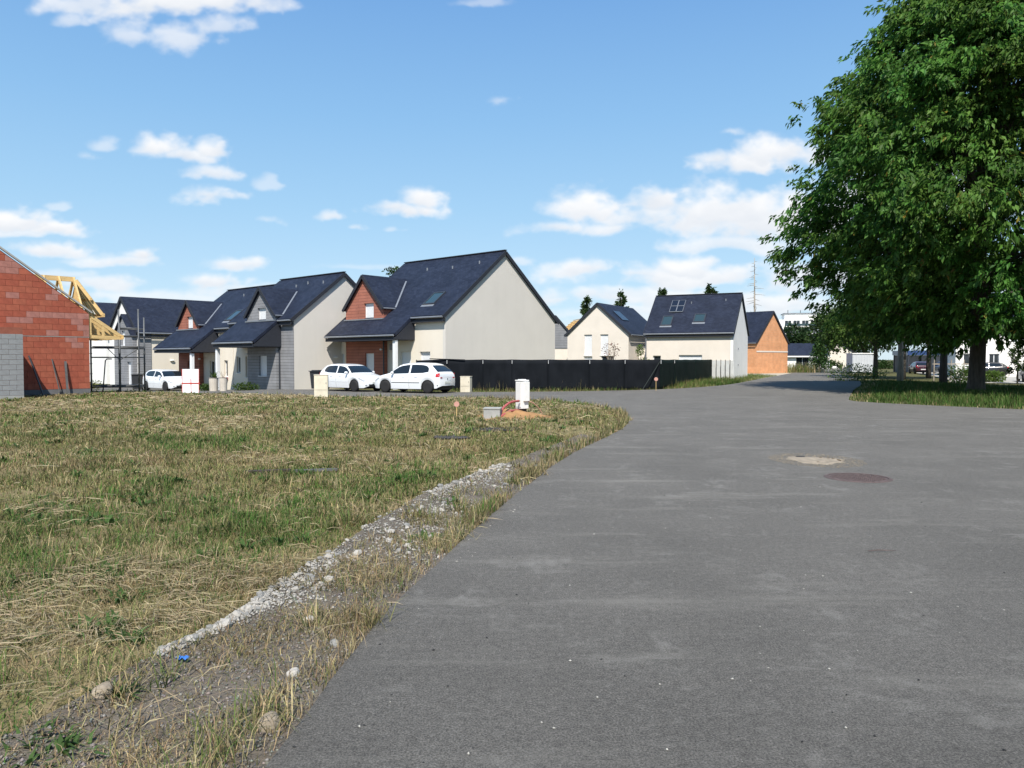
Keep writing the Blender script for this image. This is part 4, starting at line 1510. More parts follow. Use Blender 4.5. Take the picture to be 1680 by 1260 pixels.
hA1 = thing('house', 'white gabled house farthest along the row behind the timber roof', 'house', (-36.8, 69.7, -0.6), R(45), GRP)
ridge_house(hA1, 8.0, 6.6, 4.7, 0.82, MT['white_wall'])
MB().tube([(0.9, -0.06, -0.4), (0.9, -0.06, 4.3)], 0.12, 8).build('downpipe', MT['clad_grey'], hA1)

# -- beyond the fence: cream gable, roof with two skylights, orange brick gable
hD = thing('house', 'cream house with two tall shuttered windows in its gable', 'house', (5.3, 73.5, 0), R(-30), GRP)
# local: x across the gable, y back along the ridge
def gable_front_house(root, Wd, Ln, e, pk, wm, holes=(), side_holes=(), roofm=None, zb=-0.3):
    sl = (pk - e) / (Wd / 2)
    k = math.hypot(1, sl)
    up = TH * k
    q = MB()
    G = lambda s, z, d: Vector((s, d, z))
    wall2d(q, G, [(0, e), (Wd / 2, pk), (Wd, e)], zb, [h[:4] for h in holes])
    q.build('gable_wall', wm, root)
    for h in holes:
        window(root, G, h[:4], h[4], 0.1)
    q = MB()
    wall2d(q, lambda s, z, d: Vector((s, Ln - d, z)), [(0, e), (Wd / 2, pk), (Wd, e)], zb)
    q.build('gable_wall', wm, root)
    q = MB()
    wall2d(q, lambda s, z, d: Vector((d, s, z)), [(0.22, e), (Ln - 0.22, e)], zb)
    q.build('wall', wm, root)
    q = MB()
    wall2d(q, lambda s, z, d: Vector((Wd - d, s, z)), [(0.22, e), (Ln - 0.22, e)], zb)
    q.build('wall', wm, root)
    zfs = []
    for sg in (0, 1):
        xe = -0.25 if sg == 0 else Wd + 0.25
        ze = e - sl * 0.25 + up
        q = MB()
        q.slab([(xe, -0.12, ze), (xe, Ln + 0.12, ze), (Wd / 2 + (0.001 if sg else -0.001), Ln + 0.12, pk + up), (Wd / 2 + (0.001 if sg else -0.001), -0.12, pk + up)], TH, lambda p: (p.y, p.x * k))
        rf = q.build('roof', roofm or MT['slate'], root)
        MB().beam((xe, -0.14, ze - up * 0.5), (Wd / 2, -0.14, pk + up * 0.5), 0.03, 0.22).build('verge_board', MT['slate_edge'], rf)
        MB().tube([(xe + (0.05 if sg else -0.05), -0.1, ze - 0.1), (xe + (0.05 if sg else -0.05), Ln, ze - 0.1)], 0.06, 8).build('gutter', MT['zinc'], root)
    return sl, up


slD, upD = gable_front_house(hD, 6.2, 9.0, 4.0, 6.75, MT['white_render'], [(1.75, 2.55, 2.05, 4.0, 'shutter'), (3.4, 4.2, 2.05, 4.0, 'shutter'), (1.75, 2.6, 0.2, 1.9, 'shutter'), (3.5, 4.8, 0.2, 2.0, 'glass')])
k = math.hypot(1, slD)
pn = MB()
zr = lambda x: 4.0 + slD * (6.2 - x) + upD
pn.slab([(4.0, 1.6, zr(4.0) + 0.1), (5.0, 1.6, zr(5.0) + 0.1), (5.0, 3.2, zr(5.0) + 0.1), (4.0, 3.2, zr(4.0) + 0.1)], 0.05)
pn.build('solar_panel', MT['solar'], hD)
gw = thing('garden_wall', 'low cream rendered wall between the cream gable and the fence', 'wall', (0, 0, 0))
MB().box(11.9, 15.6, 72.2, 72.4, -0.3, 2.75).build('wall_panel', MT['white_render'], gw)
MB().box(11.9, 15.7, 72.15, 72.45, 2.753, 2.82).build('coping', MT['zinc'], gw)
gw2 = thing('garden_wall', 'low cream wall beside the blank beige gable', 'wall', (0, 0, 0))
MB().box(3.0, 5.6, 76.0, 76.2, -0.3, 2.75).build('wall_panel', MT['white_render'], gw2)
MB().box(3.0, 5.6, 75.95, 76.25, 2.753, 2.82).build('coping', MT['zinc'], gw2)

UE = (-0.903, 0.43)
hE = uvhouse('house', 'white house whose slate roof carries two skylights and solar panels', (18.7, 65.0, 0), UE, GRP)
F, GR, zfE = house(hE, 7.6, 8.0, 3.95, 0.85, MT['white_render'], front_holes=[(2.6, 4.6, -0.05, 2.05, 'shutter'), (6.2, 6.9, 0.0, 2.0, 'glass')],
                   skylights=[(2.6, 3.6, 0.85, 1.75), (5.45, 6.4, 0.55, 1.6)], gable_m=MT['white_wall'], vents=[(1.2, 3.2), (4.2, 3.0)], ov=0.22)
n = Vector((0, 0.85, 1)).normalized()
for i in range(2):
    for j in range(2):
        u0, t0 = 4.75 + i * 0.62, 2.0 + j * 0.66
        q = MB()
        q.slab([Vector((u, -t, zfE(-t))) + n * 0.12 for u, t in ((u0, t0), (u0 + 0.58, t0), (u0 + 0.58, t0 + 0.62), (u0, t0 + 0.62))], 0.05)
        so = q.build('solar_panel', MT['solar'], hE)
        q = MB()
        for u, t, u2, t2 in ((u0, t0, u0 + 0.58, t0), (u0, t0 + 0.62, u0 + 0.58, t0 + 0.62), (u0, t0, u0, t0 + 0.62), (u0 + 0.58, t0, u0 + 0.58, t0 + 0.62)):
            q.beam(Vector((u, -t, zfE(-t))) + n * 0.10, Vector((u2, -t2, zfE(-t2))) + n * 0.10, 0.03, 0.06)
        q.build('panel_frame', MT['zinc'], so)
for z in (1.2, 2.6):
    MB().ball((-0.03, -2.5, z), (0.05, 0.07, 0.07), 8, 6).build('wall_vent', MT['zinc'], hE)
MB().tube([(7.5, 0.12, -0.3), (7.5, 0.12, 3.8)], 0.05, 8).build('downpipe', MT['zinc'], hE)

hF = thing('house', 'unrendered orange brick gable house at the road bend', 'house', (29.6, 93.0, 0), R(41), GRP)
gable_front_house(hF, 7.2, 9.5, 3.75, 7.45, MT['brick_far'])
q = MB()
q.box(-0.03, 7.23, -0.035, -0.003, 2.55, 2.72)
q.build('lintel_band', MT['white_render'], hF)

# small things between the houses: dark roof and bare timber roof in the distance
hG = thing('house', 'small grey house with slate roof just past the beige gable', 'house', (2.9, 86, 0), R(20), GRP)
gable_front_house(hG, 4.2, 6, 4.2, 6.4, MT['clad_grey'])
tr = thing('timber_roof', 'bare yellow timber roof frame beyond the cream gable house', 'roof frame', (6.0, 98, 0), R(10))
MB().box(0, 7.5, 0, 7, -0.3, 3.6).build('brick_storey', MT['brick_far'], tr)
for i in range(9):
    q = MB()
    y = 0.1 + i * 0.85
    q.beam((-0.4, y, 3.6), (3.75, y, 6.9), 0.09, 0.2)
    q.build('rafter', MT['timber'], tr)
    q = MB()
    q.beam((7.9, y, 3.6), (3.75, y, 6.9), 0.09, 0.2)
    q.build('rafter', MT['timber'], tr)
q = MB()
for i in range(12):
    f = i / 11
    q.beam((-0.4 + 4.1 * f, -0.1, 3.74 + 3.3 * f), (-0.4 + 4.1 * f, 7.1, 3.74 + 3.3 * f), 0.05, 0.05)
    q.beam((7.9 - 4.1 * f, -0.1, 3.74 + 3.3 * f), (7.9 - 4.1 * f, 7.1, 3.74 + 3.3 * f), 0.05, 0.05)
tag(q.build('battens', MT['timber'], tr), kind='stuff')

# ------------------------------------------------------------------ the brick shell going up at the left
GD = Vector((-0.682, -0.731, 0))          # along its gable, towards the camera
bh = thing('brick_house', 'red hollow-brick house shell with open timber roof', 'house', (-19.3, 35.1, -0.08), math.atan2(GD.y, GD.x))
# local: x along the gable from its far corner, -y... the gable face looks along local +y
BW, BE, BS = 9.6, 3.85, 0.735
topf = lambda x: BE + BS * min(x, BW - x)
q = MB()
BP = lambda s, z, d: Vector((s, -d, z))
# the face of a wall looks towards local +y; check orientation: rotate (0,1) by the root's angle
q2 = MB()
wall2d(q2, BP, [(0, BE), (BW / 2, topf(BW / 2)), (BW, BE)], -0.4)
q2.build('backing_wall', MT['mortar'], bh)
q2 = MB()
wall2d(q2, lambda s, z, d: Vector((d, -0.23 - s, z)), [(0, BE - 1.0), (7, BE - 1.0)], -0.4)
wall2d(q2, lambda s, z, d: Vector((BW - d, -0.23 - s, z)), [(0, BE), (7, BE)], -0.4)
q2.build('side_wall', MT['brick_b'], bh)
CH_, BL = 0.262, 0.5
brick_full = {}
def brick_mesh(poly, mat):
    vs = [(x, 0.0, z) for x, z in poly] + [(x, 0.022, z) for x, z in poly]
    n = len(poly)
    me = bpy.data.meshes.new('brick')
    me.from_pydata(vs, [], [tuple(range(n)), tuple(range(2 * n - 1, n - 1, -1))] + [(i, i + n, (i + 1) % n + n, (i + 1) % n) for i in range(n)])
    me.materials.append(mat)
    return me


def clip_below(poly, f):
    """Cut a polygon by the roof line z <= f(x) (a single straight line over the brick)."""
    out = []
    for i in range(len(poly)):
        a, b = poly[i], poly[(i + 1) % len(poly)]
        da, db = f(a[0]) - a[1], f(b[0]) - b[1]
        if da >= 0:
            out.append(a)
        if da * db < 0:
            t_ = da / (da - db)
            out.append((a[0] + (b[0] - a[0]) * t_, a[1] + (b[1] - a[1]) * t_))
    return out


dust_rows = {9: 0.1, 10: 0.3, 11: 0.5, 8: 0.1, 12: 0.4, 7: 0.05, 15: 0.15, 16: 0.15, 19: 0.2, 20: 0.25, 21: 0.3}
Z0 = 0.42
for r in range(28):
    z0 = Z0 + r * CH_
    x = -BL / 2 if r % 2 else 0.0
    while x < 4.9:
        a, b = max(x, 0.004), min(x + BL - 0.010, 4.9)
        x += BL
        if b - a < 0.06:
            continue
        z1 = z0 + CH_ - 0.010
        f = lambda t_: BE + BS * t_ - 0.04
        poly = [(a, z0), (b, z0), (b, z1), (a, z1)]
        mat = MT['brick_c'] if rng.random() < dust_rows.get(r, 0.02) else (MT['brick_a'] if rng.random() < 0.62 else MT['brick_b'])
        if z1 < f(a) and abs(b - a - (BL - 0.010)) < 1e-3:
            key = mat.name
            if key not in brick_full:
                brick_full[key] = brick_mesh([(0, 0), (BL - 0.010, 0), (BL - 0.010, CH_ - 0.010), (0, CH_ - 0.010)], mat)
            o = bpy.data.objects.new('brick', brick_full[key])
            o.location = (a, 0.001, z0)
        else:
            c = clip_below(poly, f)
            if len(c) < 3 or (max(p[1] for p in c) - z0) < 0.03:
                continue
            o = bpy.data.objects.new('brick', brick_mesh(c, mat))
            o.location = (0, 0.001, 0)
        COL.objects.link(o)
        o.parent = bh
MB().box(0.0, 4.9, 0.002, 0.045, -0.4, Z0 - 0.012).build('plinth', MT['skirt'], bh)
MB().box(0.0, 4.9, 0.024, 0.032, 2.74, 2.765).build('lintel_line', MT['concrete'], bh)
MB().beam((-0.12, 0.02, topf(0) + 0.02), (BW / 2, 0.02, topf(BW / 2) + 0.11), 0.14, 0.07).build('rake_capping', MT['concrete'], bh)
# roof timbers behind the gable
for i in range(7):
    y = -0.75 - i * 0.95
    for x0, x1 in ((0, BW / 2), (BW, BW / 2)):
        MB().beam((x0, y, topf(x0) - 0.12), (x1, y, topf(x1) - 0.12), 0.07, 0.20).build('rafter', MT['timber'], bh)
# the dormer frame on the far slope edge
zr = 5.45
MB().beam((2.35, -1.25, zr), (0.15, -1.25, zr), 0.09, 0.22).build('dormer_ridge', MT['timber'], bh)
for i in range(4):
    x = 0.22 + i * 0.62
    for sg in (1, -1):
        MB().beam((x, -1.25, zr + 0.06), (x, -1.25 + sg * 1.15, zr - 1.55), 0.075, 0.15).build('rafter', MT['timber'], bh)
    if i < 2:
        MB().beam((x + 0.05, -1.25 - 0.72, zr - 0.98), (x + 0.05, -1.25 + 0.72, zr - 0.98), 0.06, 0.14).build('collar_beam', MT['timber'], bh)
for yy_ in (-2.1, -1.55, -0.95, -0.4):
    MB().beam((0.18, -1.25 + (yy_ + 1.25) * 0.25, zr - 0.05), (-0.72, yy_, zr - 1.62), 0.07, 0.14).build('rafter', MT['timber'], bh)
MB().beam((-0.30, -2.0, zr - 0.92), (-0.30, -0.5, zr - 0.92), 0.05, 0.12).build('purlin', MT['timber'], bh)
MB().beam((-0.72, -2.3, zr - 1.66), (-0.72, -0.2, zr - 1.66), 0.08, 0.16).build('wall_plate', MT['timber'], bh)
q = MB()
q.add([(0.14, -1.25, zr - 0.1), (0.14, -2.30, zr - 1.6), (0.14, -0.2, zr - 1.6), (0.10, -1.25, zr - 0.1), (0.10, -2.30, zr - 1.6), (0.10, -0.2, zr - 1.6)], [(0, 1, 2), (5, 4, 3), (0, 3, 4, 1), (1, 4, 5, 2), (2, 5, 3, 0)])
q.build('gable_board', MT['timber'], bh)
# canopy trusses reaching out past the far corner
for i in range(6):
    y = -0.06 - i * 0.62
    q = MB()
    q.beam((0.0, y, 3.78), (-1.42, y, 2.80), 0.07, 0.15)
    q.beam((0.0, y, 2.78), (-1.42, y, 2.74), 0.07, 0.15)
    q.beam((-0.05, y, 2.72), (-0.05, y, 3.8), 0.07, 0.13)
    q.beam((-0.62, y, 2.8), (-0.62, y, 3.3), 0.06, 0.10)
    q.build('canopy_truss', MT['timber'], bh)
MB().beam((-1.45, 0.1, 2.78), (-1.45, -3.4, 2.78), 0.05, 0.2).build('canopy_fascia', MT['timber'], bh)
q = MB()
q.beam((0.55, 0.10, -0.35), (0.12, 0.06, 1.75), 0.03, 0.05)
# grey block annexe standing forward of the gable
ax0, ay1 = 3.3, 2.55
q2 = MB()
wall2d(q2, lambda s, z, d: Vector((ax0 + s, ay1 - d, z)), [(0, 2.95), (5, 2.95)], -0.4)
wall2d(q2, lambda s, z, d: Vector((ax0 + d, 0.05 + s, z)), [(0, 2.95), (ay1 - 0.28, 2.95)], -0.4)
q2.box(ax0, ax0 + 5, 0.05, ay1, 2.953, 3.02)
q2.build('annexe_wall', MT['mortar'], bh)
blk = {}
for r in range(13):
    z0 = 0.30 + r * 0.205
    x = ax0 + 0.003 - (0.25 if r % 2 else 0)
    while x < ax0 + 3.6:
        a, b = max(x, ax0 + 0.003), x + 0.49
        x += 0.5
        if b - a < 0.05 or z0 + 0.2 > 2.95:
            continue
        key = round(b - a, 3)
        if key not in blk:
            blk[key] = brick_mesh([(0, 0), (b - a, 0), (b - a, 0.195), (0, 0.195)], MT['block'])
        o = bpy.data.objects.new('block', blk[key])
        o.location = (a, ay1 + 0.001, z0)
        COL.objects.link(o)
        o.parent = bh
MB().box(ax0 + 0.003, ax0 + 3.6, ay1 + 0.002, ay1 + 0.035, -0.4, 0.29).build('plinth', MT['concrete'], bh)
MB().box(ax0 + 0.35, ax0 + 0.55, 0.03, 0.06, 3.03, 4.1).build('mortar_patch', MT['concrete'], bh)
pole = thing('timber_prop', 'thin pale pole leaning on the red brick wall', 'pole', (0, 0, 0))
def bw(x, y, z):
    return bh.matrix_basis @ Vector((x, y, z))
bpy.context.view_layer.update()
MB().beam(bw(2.05, 0.75, 0.02), bw(2.45, 0.08, 1.9), 0.045, 0.045).build('shaft', MT['steel'], pole)
tl = thing('shovel', 'grey long-handled shovel standing against the red brick wall', 'shovel', (0, 0, 0))
MB().beam(bw(1.30, 0.35, 0.1), bw(1.55, 0.07, 1.75), 0.04, 0.04).build('shaft', MT['plank_grey'], tl)
MB().beam(bw(1.28, 0.37, 0.02), bw(1.30, 0.35, 0.32), 0.22, 0.02).build('blade', MT['steel'], tl)
MB().beam(bw(1.02, 0.35, 0.1), bw(1.02, 0.07, 1.65), 0.09, 0.04).build('plank', MT['plank_grey'], tl)

# ------------------------------------------------------------------ scaffold by the brick shell
sc_ = thing('scaffold', 'grey tube scaffold with plank decks beside the brick shell', 'scaffold', (-20.6, 37.6, -0.1), R(8))
ps = [(0, 0), (2.15, 0.2), (0.75, 1.6), (1.3, 0.1), (2.0, 1.5)]
hts = [3.1, 4.25, 4.3, 3.55, 3.9]
for (x, y), h in zip(ps, hts):
    o = MB().tube([(x, y, 0), (x, y, h)], 0.04, 8).build('standard', MT['steel'], sc_, smooth=True)
    for z in (0.55, 1.05, 1.55, 2.05):
        MB().lathe([(0.0, -0.02), (0.06, -0.02), (0.06, 0.02), (0.0, 0.02)], 8, at=(x, y, z)).build('rosette', MT['steel'], o)
for z in (0.40, 1.86, 2.32, 2.92, 3.30):
    for a, b in ((0, 1), (2, 4)):
        if z > 2.95 and a == 0:
            a = 3
        pa, pb = ps[a], ps[b]
        MB().tube([(pa[0], pa[1], z), (pb[0], pb[1], z)], 0.034, 8).build('ledger', MT['steel'], sc_, smooth=True)
    for a, b in ((0, 2), (1, 4)):
        if z < 3:
            MB().tube([(*ps[a], z), (*ps[b], z)], 0.024, 8).build('transom', MT['steel'], sc_, smooth=True)
for z in (2.36, 0.44):
    for j in range(3):
        MB().box(0.02, 2.1, 0.12 + j * 0.36, 0.44 + j * 0.36, z, z + 0.05).build('deck_plank', MT['plank_grey'], sc_)
MB().tube([(0.75, 0.05, 2.3), (1.3, 0.05, 1.72), (2.15, 0.25, 2.3)], 0.02, 6).build('brace', MT['steel'], sc_)
MB().tube([(1.3, 0.0, 1.72), (1.3, 0.0, 0.0)], 0.025, 6).build('brace', MT['steel'], sc_)
MB().tube([(0.4, 0.3, 0), (0.55, 0.3, 1.7), (0.62, 0.3, 1.78), (0.85, 0.3, 1.78)], 0.028, 8).build('pipe', MT['dark_metal'], sc_)
sk = thing('planter_trough', 'low black trough on the ground at the foot of the scaffold', 'trough', (-20.4, 37.1, -0.12))
q = MB()
q.box(0, 1.1, 0, 0.35, 0.0, 0.06)
for a in ((0, 1.1, 0, 0.04), (0, 1.1, 0.31, 0.35), (0, 0.04, 0.04, 0.31), (1.06, 1.1, 0.04, 0.31)):
    q.box(*a, 0.062, 0.24)
q.build('trough_body', MT['bin'], sk)


def wheelie_bin(label, loc, rz, s=1.0):
    t = thing('wheelie_bin', label, 'bin', loc, rz, 'dark wheelie bins')
    q = MB()
    w0, w1, h = 0.25 * s, 0.31 * s, 0.95 * s
    q.add([(-w0, -w0, 0.08), (w0, -w0, 0.08), (w0, w0, 0.08), (-w0, w0, 0.08), (-w1, -w1, h), (w1, -w1, h), (w1, w1, h), (-w1, w1, h)],
          [(3, 2, 1, 0), (4, 5, 6, 7), (0, 1, 5, 4), (1, 2, 6, 5), (2, 3, 7, 6), (3, 0, 4, 7)])
    q.build('bin_body', MT['bin'], t, bevel=0.02)
    q = MB()
    q.box(-w1 - 0.03, w1 + 0.03, -w1 - 0.05, w1 + 0.05, h + 0.003, h + 0.05)
    q.box(-w1 * 0.8, w1 * 0.8, -w1 * 0.8, w1 * 0.8, h + 0.053, h + 0.09)
    q.build('lid', MT['bin'], t, bevel=0.015)
    MB().tube([(-w1 + 0.05, w1 + 0.09, h), (w1 - 0.05, w1 + 0.09, h)], 0.02, 8).build('handle', MT['bin'], t)
    for x in (-w0 - 0.02, w0 + 0.02):
        MB().lathe([(0.0, -0.025), (0.1, -0.025), (0.1, 0.025), (0.0, 0.025)], 14, axis='x', at=(x, w0, 0.1)).build('wheel', MT['bin'], t)
    return t


wheelie_bin('dark wheelie bin standing behind the scaffold near the white car', (-26.3, 53.9, gz(-26.3, 53.9)), R(20), 1.12)
wheelie_bin('dark wheelie bin half hidden behind the cream utility post', (-11.0, 43.6, gz(-11, 43.6)), R(-30), 1.1)

# site hoarding: pale sheet in a red frame
sg = thing('site_barrier', 'white sheet barrier in a red metal frame standing at the grass edge', 'barrier', (-16.35, 38.05, gz(-16.35, 38.05) - 0.0), R(4))
q = MB()
q.add([(0.0, 0.0, 0.05), (0.80, 0.0, 0.05), (0.72, 0.3, 1.22), (-0.10, 0.3, 1.22), (0.0, 0.02, 0.05), (0.80, 0.02, 0.05), (0.72, 0.32, 1.22), (-0.10, 0.32, 1.22)],
      [(3, 2, 1, 0), (4, 5, 6, 7), (0, 1, 5, 4), (1, 2, 6, 5), (2, 3, 7, 6), (3, 0, 4, 7)])
q.build('sheet', MT['sheet'], sg)
for a, b in (((-0.1, 0.29, 1.22), (0.0, -0.01, 0.0)), ((0.72, 0.29, 1.22), (0.8, -0.01, 0.0)), ((-0.06, 0.10, 0.52), (0.82, 0.10, 0.52)), ((0.37, 0.14, 0.74), (0.43, -0.01, 0.0))):
    MB().beam(a, b, 0.022, 0.022 if a[2] > 0.6 else 0.045).build('frame_bar', MT['red_paint'], sg)

# planters by the porch
def leafy(name, c, r, n, col, size, parent=None, up=0.3, hang=0.0):
    c, r = np.array(c), np.array(r)
    p = rng.normal(0, 1, (n, 3))
    p /= np.linalg.norm(p, axis=1)[:, None]
    P = c + p * r * (rng.random((n, 1)) ** 0.45)
    return leaf_arrays(P, p, size, col, up, hang)


def leaf_arrays(P, out, size, col, up=0.2, hang=0.5, jit=0.75, asp=0.55):
    """Pointed, slightly folded leaves: base, two shoulders, tip."""
    n = len(P)
    d = out + rng.normal(0, jit, (n, 3)) + np.array([0, 0, up - hang])
    d /= np.linalg.norm(d, axis=1)[:, None] + 1e-9
    s = np.cross(d, rng.normal(0, 1, (n, 3)) + np.array([0, 0, 1.2]))
    s /= np.linalg.norm(s, axis=1)[:, None] + 1e-9
    nn = np.cross(d, s)
    L = size * rng.uniform(0.65, 1.3, n)
    Wd = L * asp * rng.uniform(0.75, 1.2, n) / 2
    v = np.empty((n, 4, 3))
    v[:, 0] = P
    mid = P + d * (L * 0.45)[:, None] - nn * (Wd * 0.35)[:, None]
    v[:, 1], v[:, 2] = mid + s * Wd[:, None], mid - s * Wd[:, None]
    v[:, 3] = P + d * L[:, None] - np.array([0, 0, 1.0]) * (L * 0.12)[:, None]
    b = (np.arange(n) * 4)[:, None]
    t = np.concatenate([b + np.array([0, 1, 3]), b + np.array([0, 3, 2])], 0)
    c = col * rng.uniform(0.62, 1.4, (n, 1)) * (1 + rng.normal(0, 0.05, (n, 3)))
    return v.reshape(-1, 3), t, np.repeat(np.clip(c, 0.004, 1)[:, None, :], 4, 1).reshape(-1, 3)


for i, (x, y, lab, s) in enumerate(((-17.8, 45.8, 'tall pale planter with a spiky green plant by the porch', 1.0), (-17.0, 45.2, 'pale planter with thin twigs beside the spiky plant', 0.85))):
    t = thing('planter', lab, 'planter', (x, y, gz(x, y) + 0.0), 0.3, 'pale planters by the porch')
    MB().lathe([(0.0, 0.0), (0.24 * s, 0.0), (0.27 * s, 0.75), (0.30 * s, 0.80), (0.26 * s, 0.80), (0.25 * s, 0.72), (0.0, 0.72)], 14).build('pot', MT['planter'], t, smooth=False)
    if i == 0:
        n = 26
        a = rng.uniform(0, 6.28, n)
        P = np.tile([[0, 0, 0.72]], (n, 1)) + rng.normal(0, 0.05, (n, 3)) * [1, 1, 0]
        tri_object('leaves', *blade_arrays(P, rng.uniform(0.4, 0.75, n), np.full(n, 0.07), a, rng.uniform(0.2, 1.0, n), np.tile([[0.10, 0.16, 0.04]], (n, 1)) * rng.uniform(0.6, 1.3, (n, 1))), MT['leaf'], t)
    else:
        q = MB()
        for k in range(9):
            a = rng.uniform(0, 6.28)
            q.tube([(0, 0, 0.7), (0.08 * math.cos(a), 0.08 * math.sin(a), 0.9), (0.22 * math.cos(a), 0.22 * math.sin(a), 1.15)], [0.012, 0.008, 0.004], 5)
        tag(q.build('twigs', MT['bark_pale'], t), kind='stuff')
for x, y, lab, r in ((-15.9, 45.9, 'low green bush at the foot of the cream facade', (0.8, 0.35, 0.28)), (-19.0, 48.0, 'small green bush beside the porch post of the red dormer house', (0.6, 0.3, 0.25)), (-30.2, 54.5, 'yellowish low bush behind the scaffold', (1.4, 0.5, 0.42))):
    t = thing('bush', lab, 'bush', (x, y, gz(x, y)), 0)
    tri_object('foliage', *leafy('f', (0, 0, r[2] * 0.7), r, 700, np.array([0.075, 0.12, 0.03]) * (1.0 if 'yellow' not in lab else np.array([2.2, 1.5, 1.2])), 0.12), MT['leaf'], t)
    MB().tube([(0, 0, -0.1), (0.05, 0, r[2])], [0.02, 0.01], 6).build('stem', MT['bark'], t)

# ------------------------------------------------------------------ black screened fence round the garden
def net_mat():
    m, nt, b = new_mat('black_screen_net')
    n = maprange(nt, tex_noise(nt, 1.6, 4, 0.6, stretch=(1, 1, 0.5)), 0.3, 0.7)
    nt.links.new(ramp_mix(nt, n, (0.0045, 0.006, 0.0085), (0.010, 0.012, 0.016)), b.inputs['Base Color'])
    b.inputs['Roughness'].default_value = 0.8
    b.inputs['Specular IOR Level'].default_value = 0.12
    bump(nt, b, tex_noise(nt, 120, 2), 0.4)
    return m


MT['net'] = net_mat()
MT['net_green'] = M('green_black_net', (0.005, 0.012, 0.010), 0.8, 0.25, 2, 90, 0.3, spec=0.1)
fc = thing('screen_fence', 'long black netting fence on thin posts round the garden', 'fence', (0, 0, 0))
FP = [(-5.4, 43.4), (-3.6, 42.7), (-1.6, 42.25), (0.0, 42.3), (2.0, 42.4), (4.3, 42.6), (6.3, 42.9), (8.35, 43.3), (10.2, 48.4), (12.1, 53.6), (14.0, 58.8), (16.9, 65.2)]
for i in range(len(FP)):
    x, y = FP[i]
    MB().tube([(x, y + 0.05, -0.2), (x, y + 0.05, 1.64)], 0.03, 8).build('post', MT['fence_metal'], fc)
for i in range(len(FP) - 1):
    a, b = np.array(FP[i]), np.array(FP[i + 1])
    d = b - a
    nrm = np.array([d[1], -d[0]]) / np.linalg.norm(d)
    if nrm[1] > 0:
        nrm = -nrm
    nu, nv = 14, 7
    vs, fs = [], []
    for j in range(nv + 1):
        for k in range(nu + 1):
            f, h = k / nu, j / nv
            top = 1.66 - 0.02 * math.sin(math.pi * f)
            if i == 0:
                top = 1.60 + 0.08 * f
            w = math.sin(math.pi * f) * (0.02 * math.sin(f * 11 + i * 3 + h * 4) * math.sin(math.pi * h) + 0.05 * (vnoise(np.array([f * 5 + i * 7.7]), np.array([h * 3.3]))[0] - 0.5))
            p = a + d * f + nrm * (w + 0.012)
            vs.append((p[0], p[1], -0.08 + (top + 0.08) * h))
    for j in range(nv):
        for k in range(nu):
            o0 = j * (nu + 1) + k
            fs.append((o0, o0 + 1, o0 + nu + 2, o0 + nu + 1))
    q = MB()
    q.add(vs, fs)
    o = q.build('net_panel', MT['net_green'] if i >= 7 else MT['net'], fc, smooth=True)
    so = o.modifiers.new('thickness', 'SOLIDIFY')
    so.thickness = 0.004
    so.offset = 0
    if 0 < i < 9:
        p = a + nrm * 0.05
        MB().tube([(p[0], p[1], 1.42), (p[0], p[1], 1.62)], 0.012, 6).build('clip', MT['pvc'], fc)
MB().tube([(8.35, 43.3, 1.55), (7.2, 42.3, 0.0)], 0.025, 6).build('strut', MT['fence_metal'], fc)
MB().tube([(-4.6, 42.9, 1.70), (-2.6, 42.4, 1.64)], 0.025, 6).build('net_roll', MT['net'], fc)

pf = thing('panel_fence', 'pale grey fence of upright panels ending at the white house', 'fence', (0, 0, 0))
a, b = np.array([16.95, 65.25]), np.array([18.75, 64.75])
for i in range(5):
    p0, p1 = a + (b - a) * (i / 5), a + (b - a) * ((i + 1) / 5 - 0.02)
    MB().beam((p0[0], p0[1], 0.80), (p1[0], p1[1], 0.80), 0.04, 1.56, ).build('panel', MT['fence_panel'], pf)
    MB().tube([(p0[0], p0[1] - 0.04, -0.1), (p0[0], p0[1] - 0.04, 1.64)], 0.03, 6).build('post', MT['fence_metal'] if i in (0,) else MT['steel'], pf)

# ------------------------------------------------------------------ utility boxes on the lot
def cabinet(label, x, y, w, d, h, rz, mat, z=None, sink=0.05):
    t = thing('utility_cabinet', label, 'cabinet', (x, y, (gz(x, y) if z is None else z) - sink), rz, 'utility cabinets')
    MB().box(-w / 2, w / 2, -d / 2, d / 2, 0, h).build('cabinet_body', mat, t, bevel=0.012)
    MB().box(-w / 2 - 0.015, w / 2 + 0.015, -d / 2 - 0.015, d / 2 + 0.015, h + 0.002, h + 0.03).build('cap', mat, t, bevel=0.008)
    MB().box(-w / 2 + 0.03, w / 2 - 0.03, -d / 2 - 0.012, -d / 2 - 0.002, h * 0.42, h - 0.04).build('door', mat, t, bevel=0.004)
    MB().box(w / 2 - 0.08, w / 2 - 0.06, -d / 2 - 0.02, -d / 2 - 0.013, h * 0.65, h * 0.72).build('lock', MT['dark_metal'], t)
    return t


cabinet('cream weathered cabinet in front of the white hatchback pair', -8.0, 32.2, 0.56, 0.3, 1.04, R(8), MT['post_cream'])
cabinet('small cream cabinet between the white car and the fence', -2.35, 39.35, 0.52, 0.35, 0.82, R(-16), MT['post_cream'])

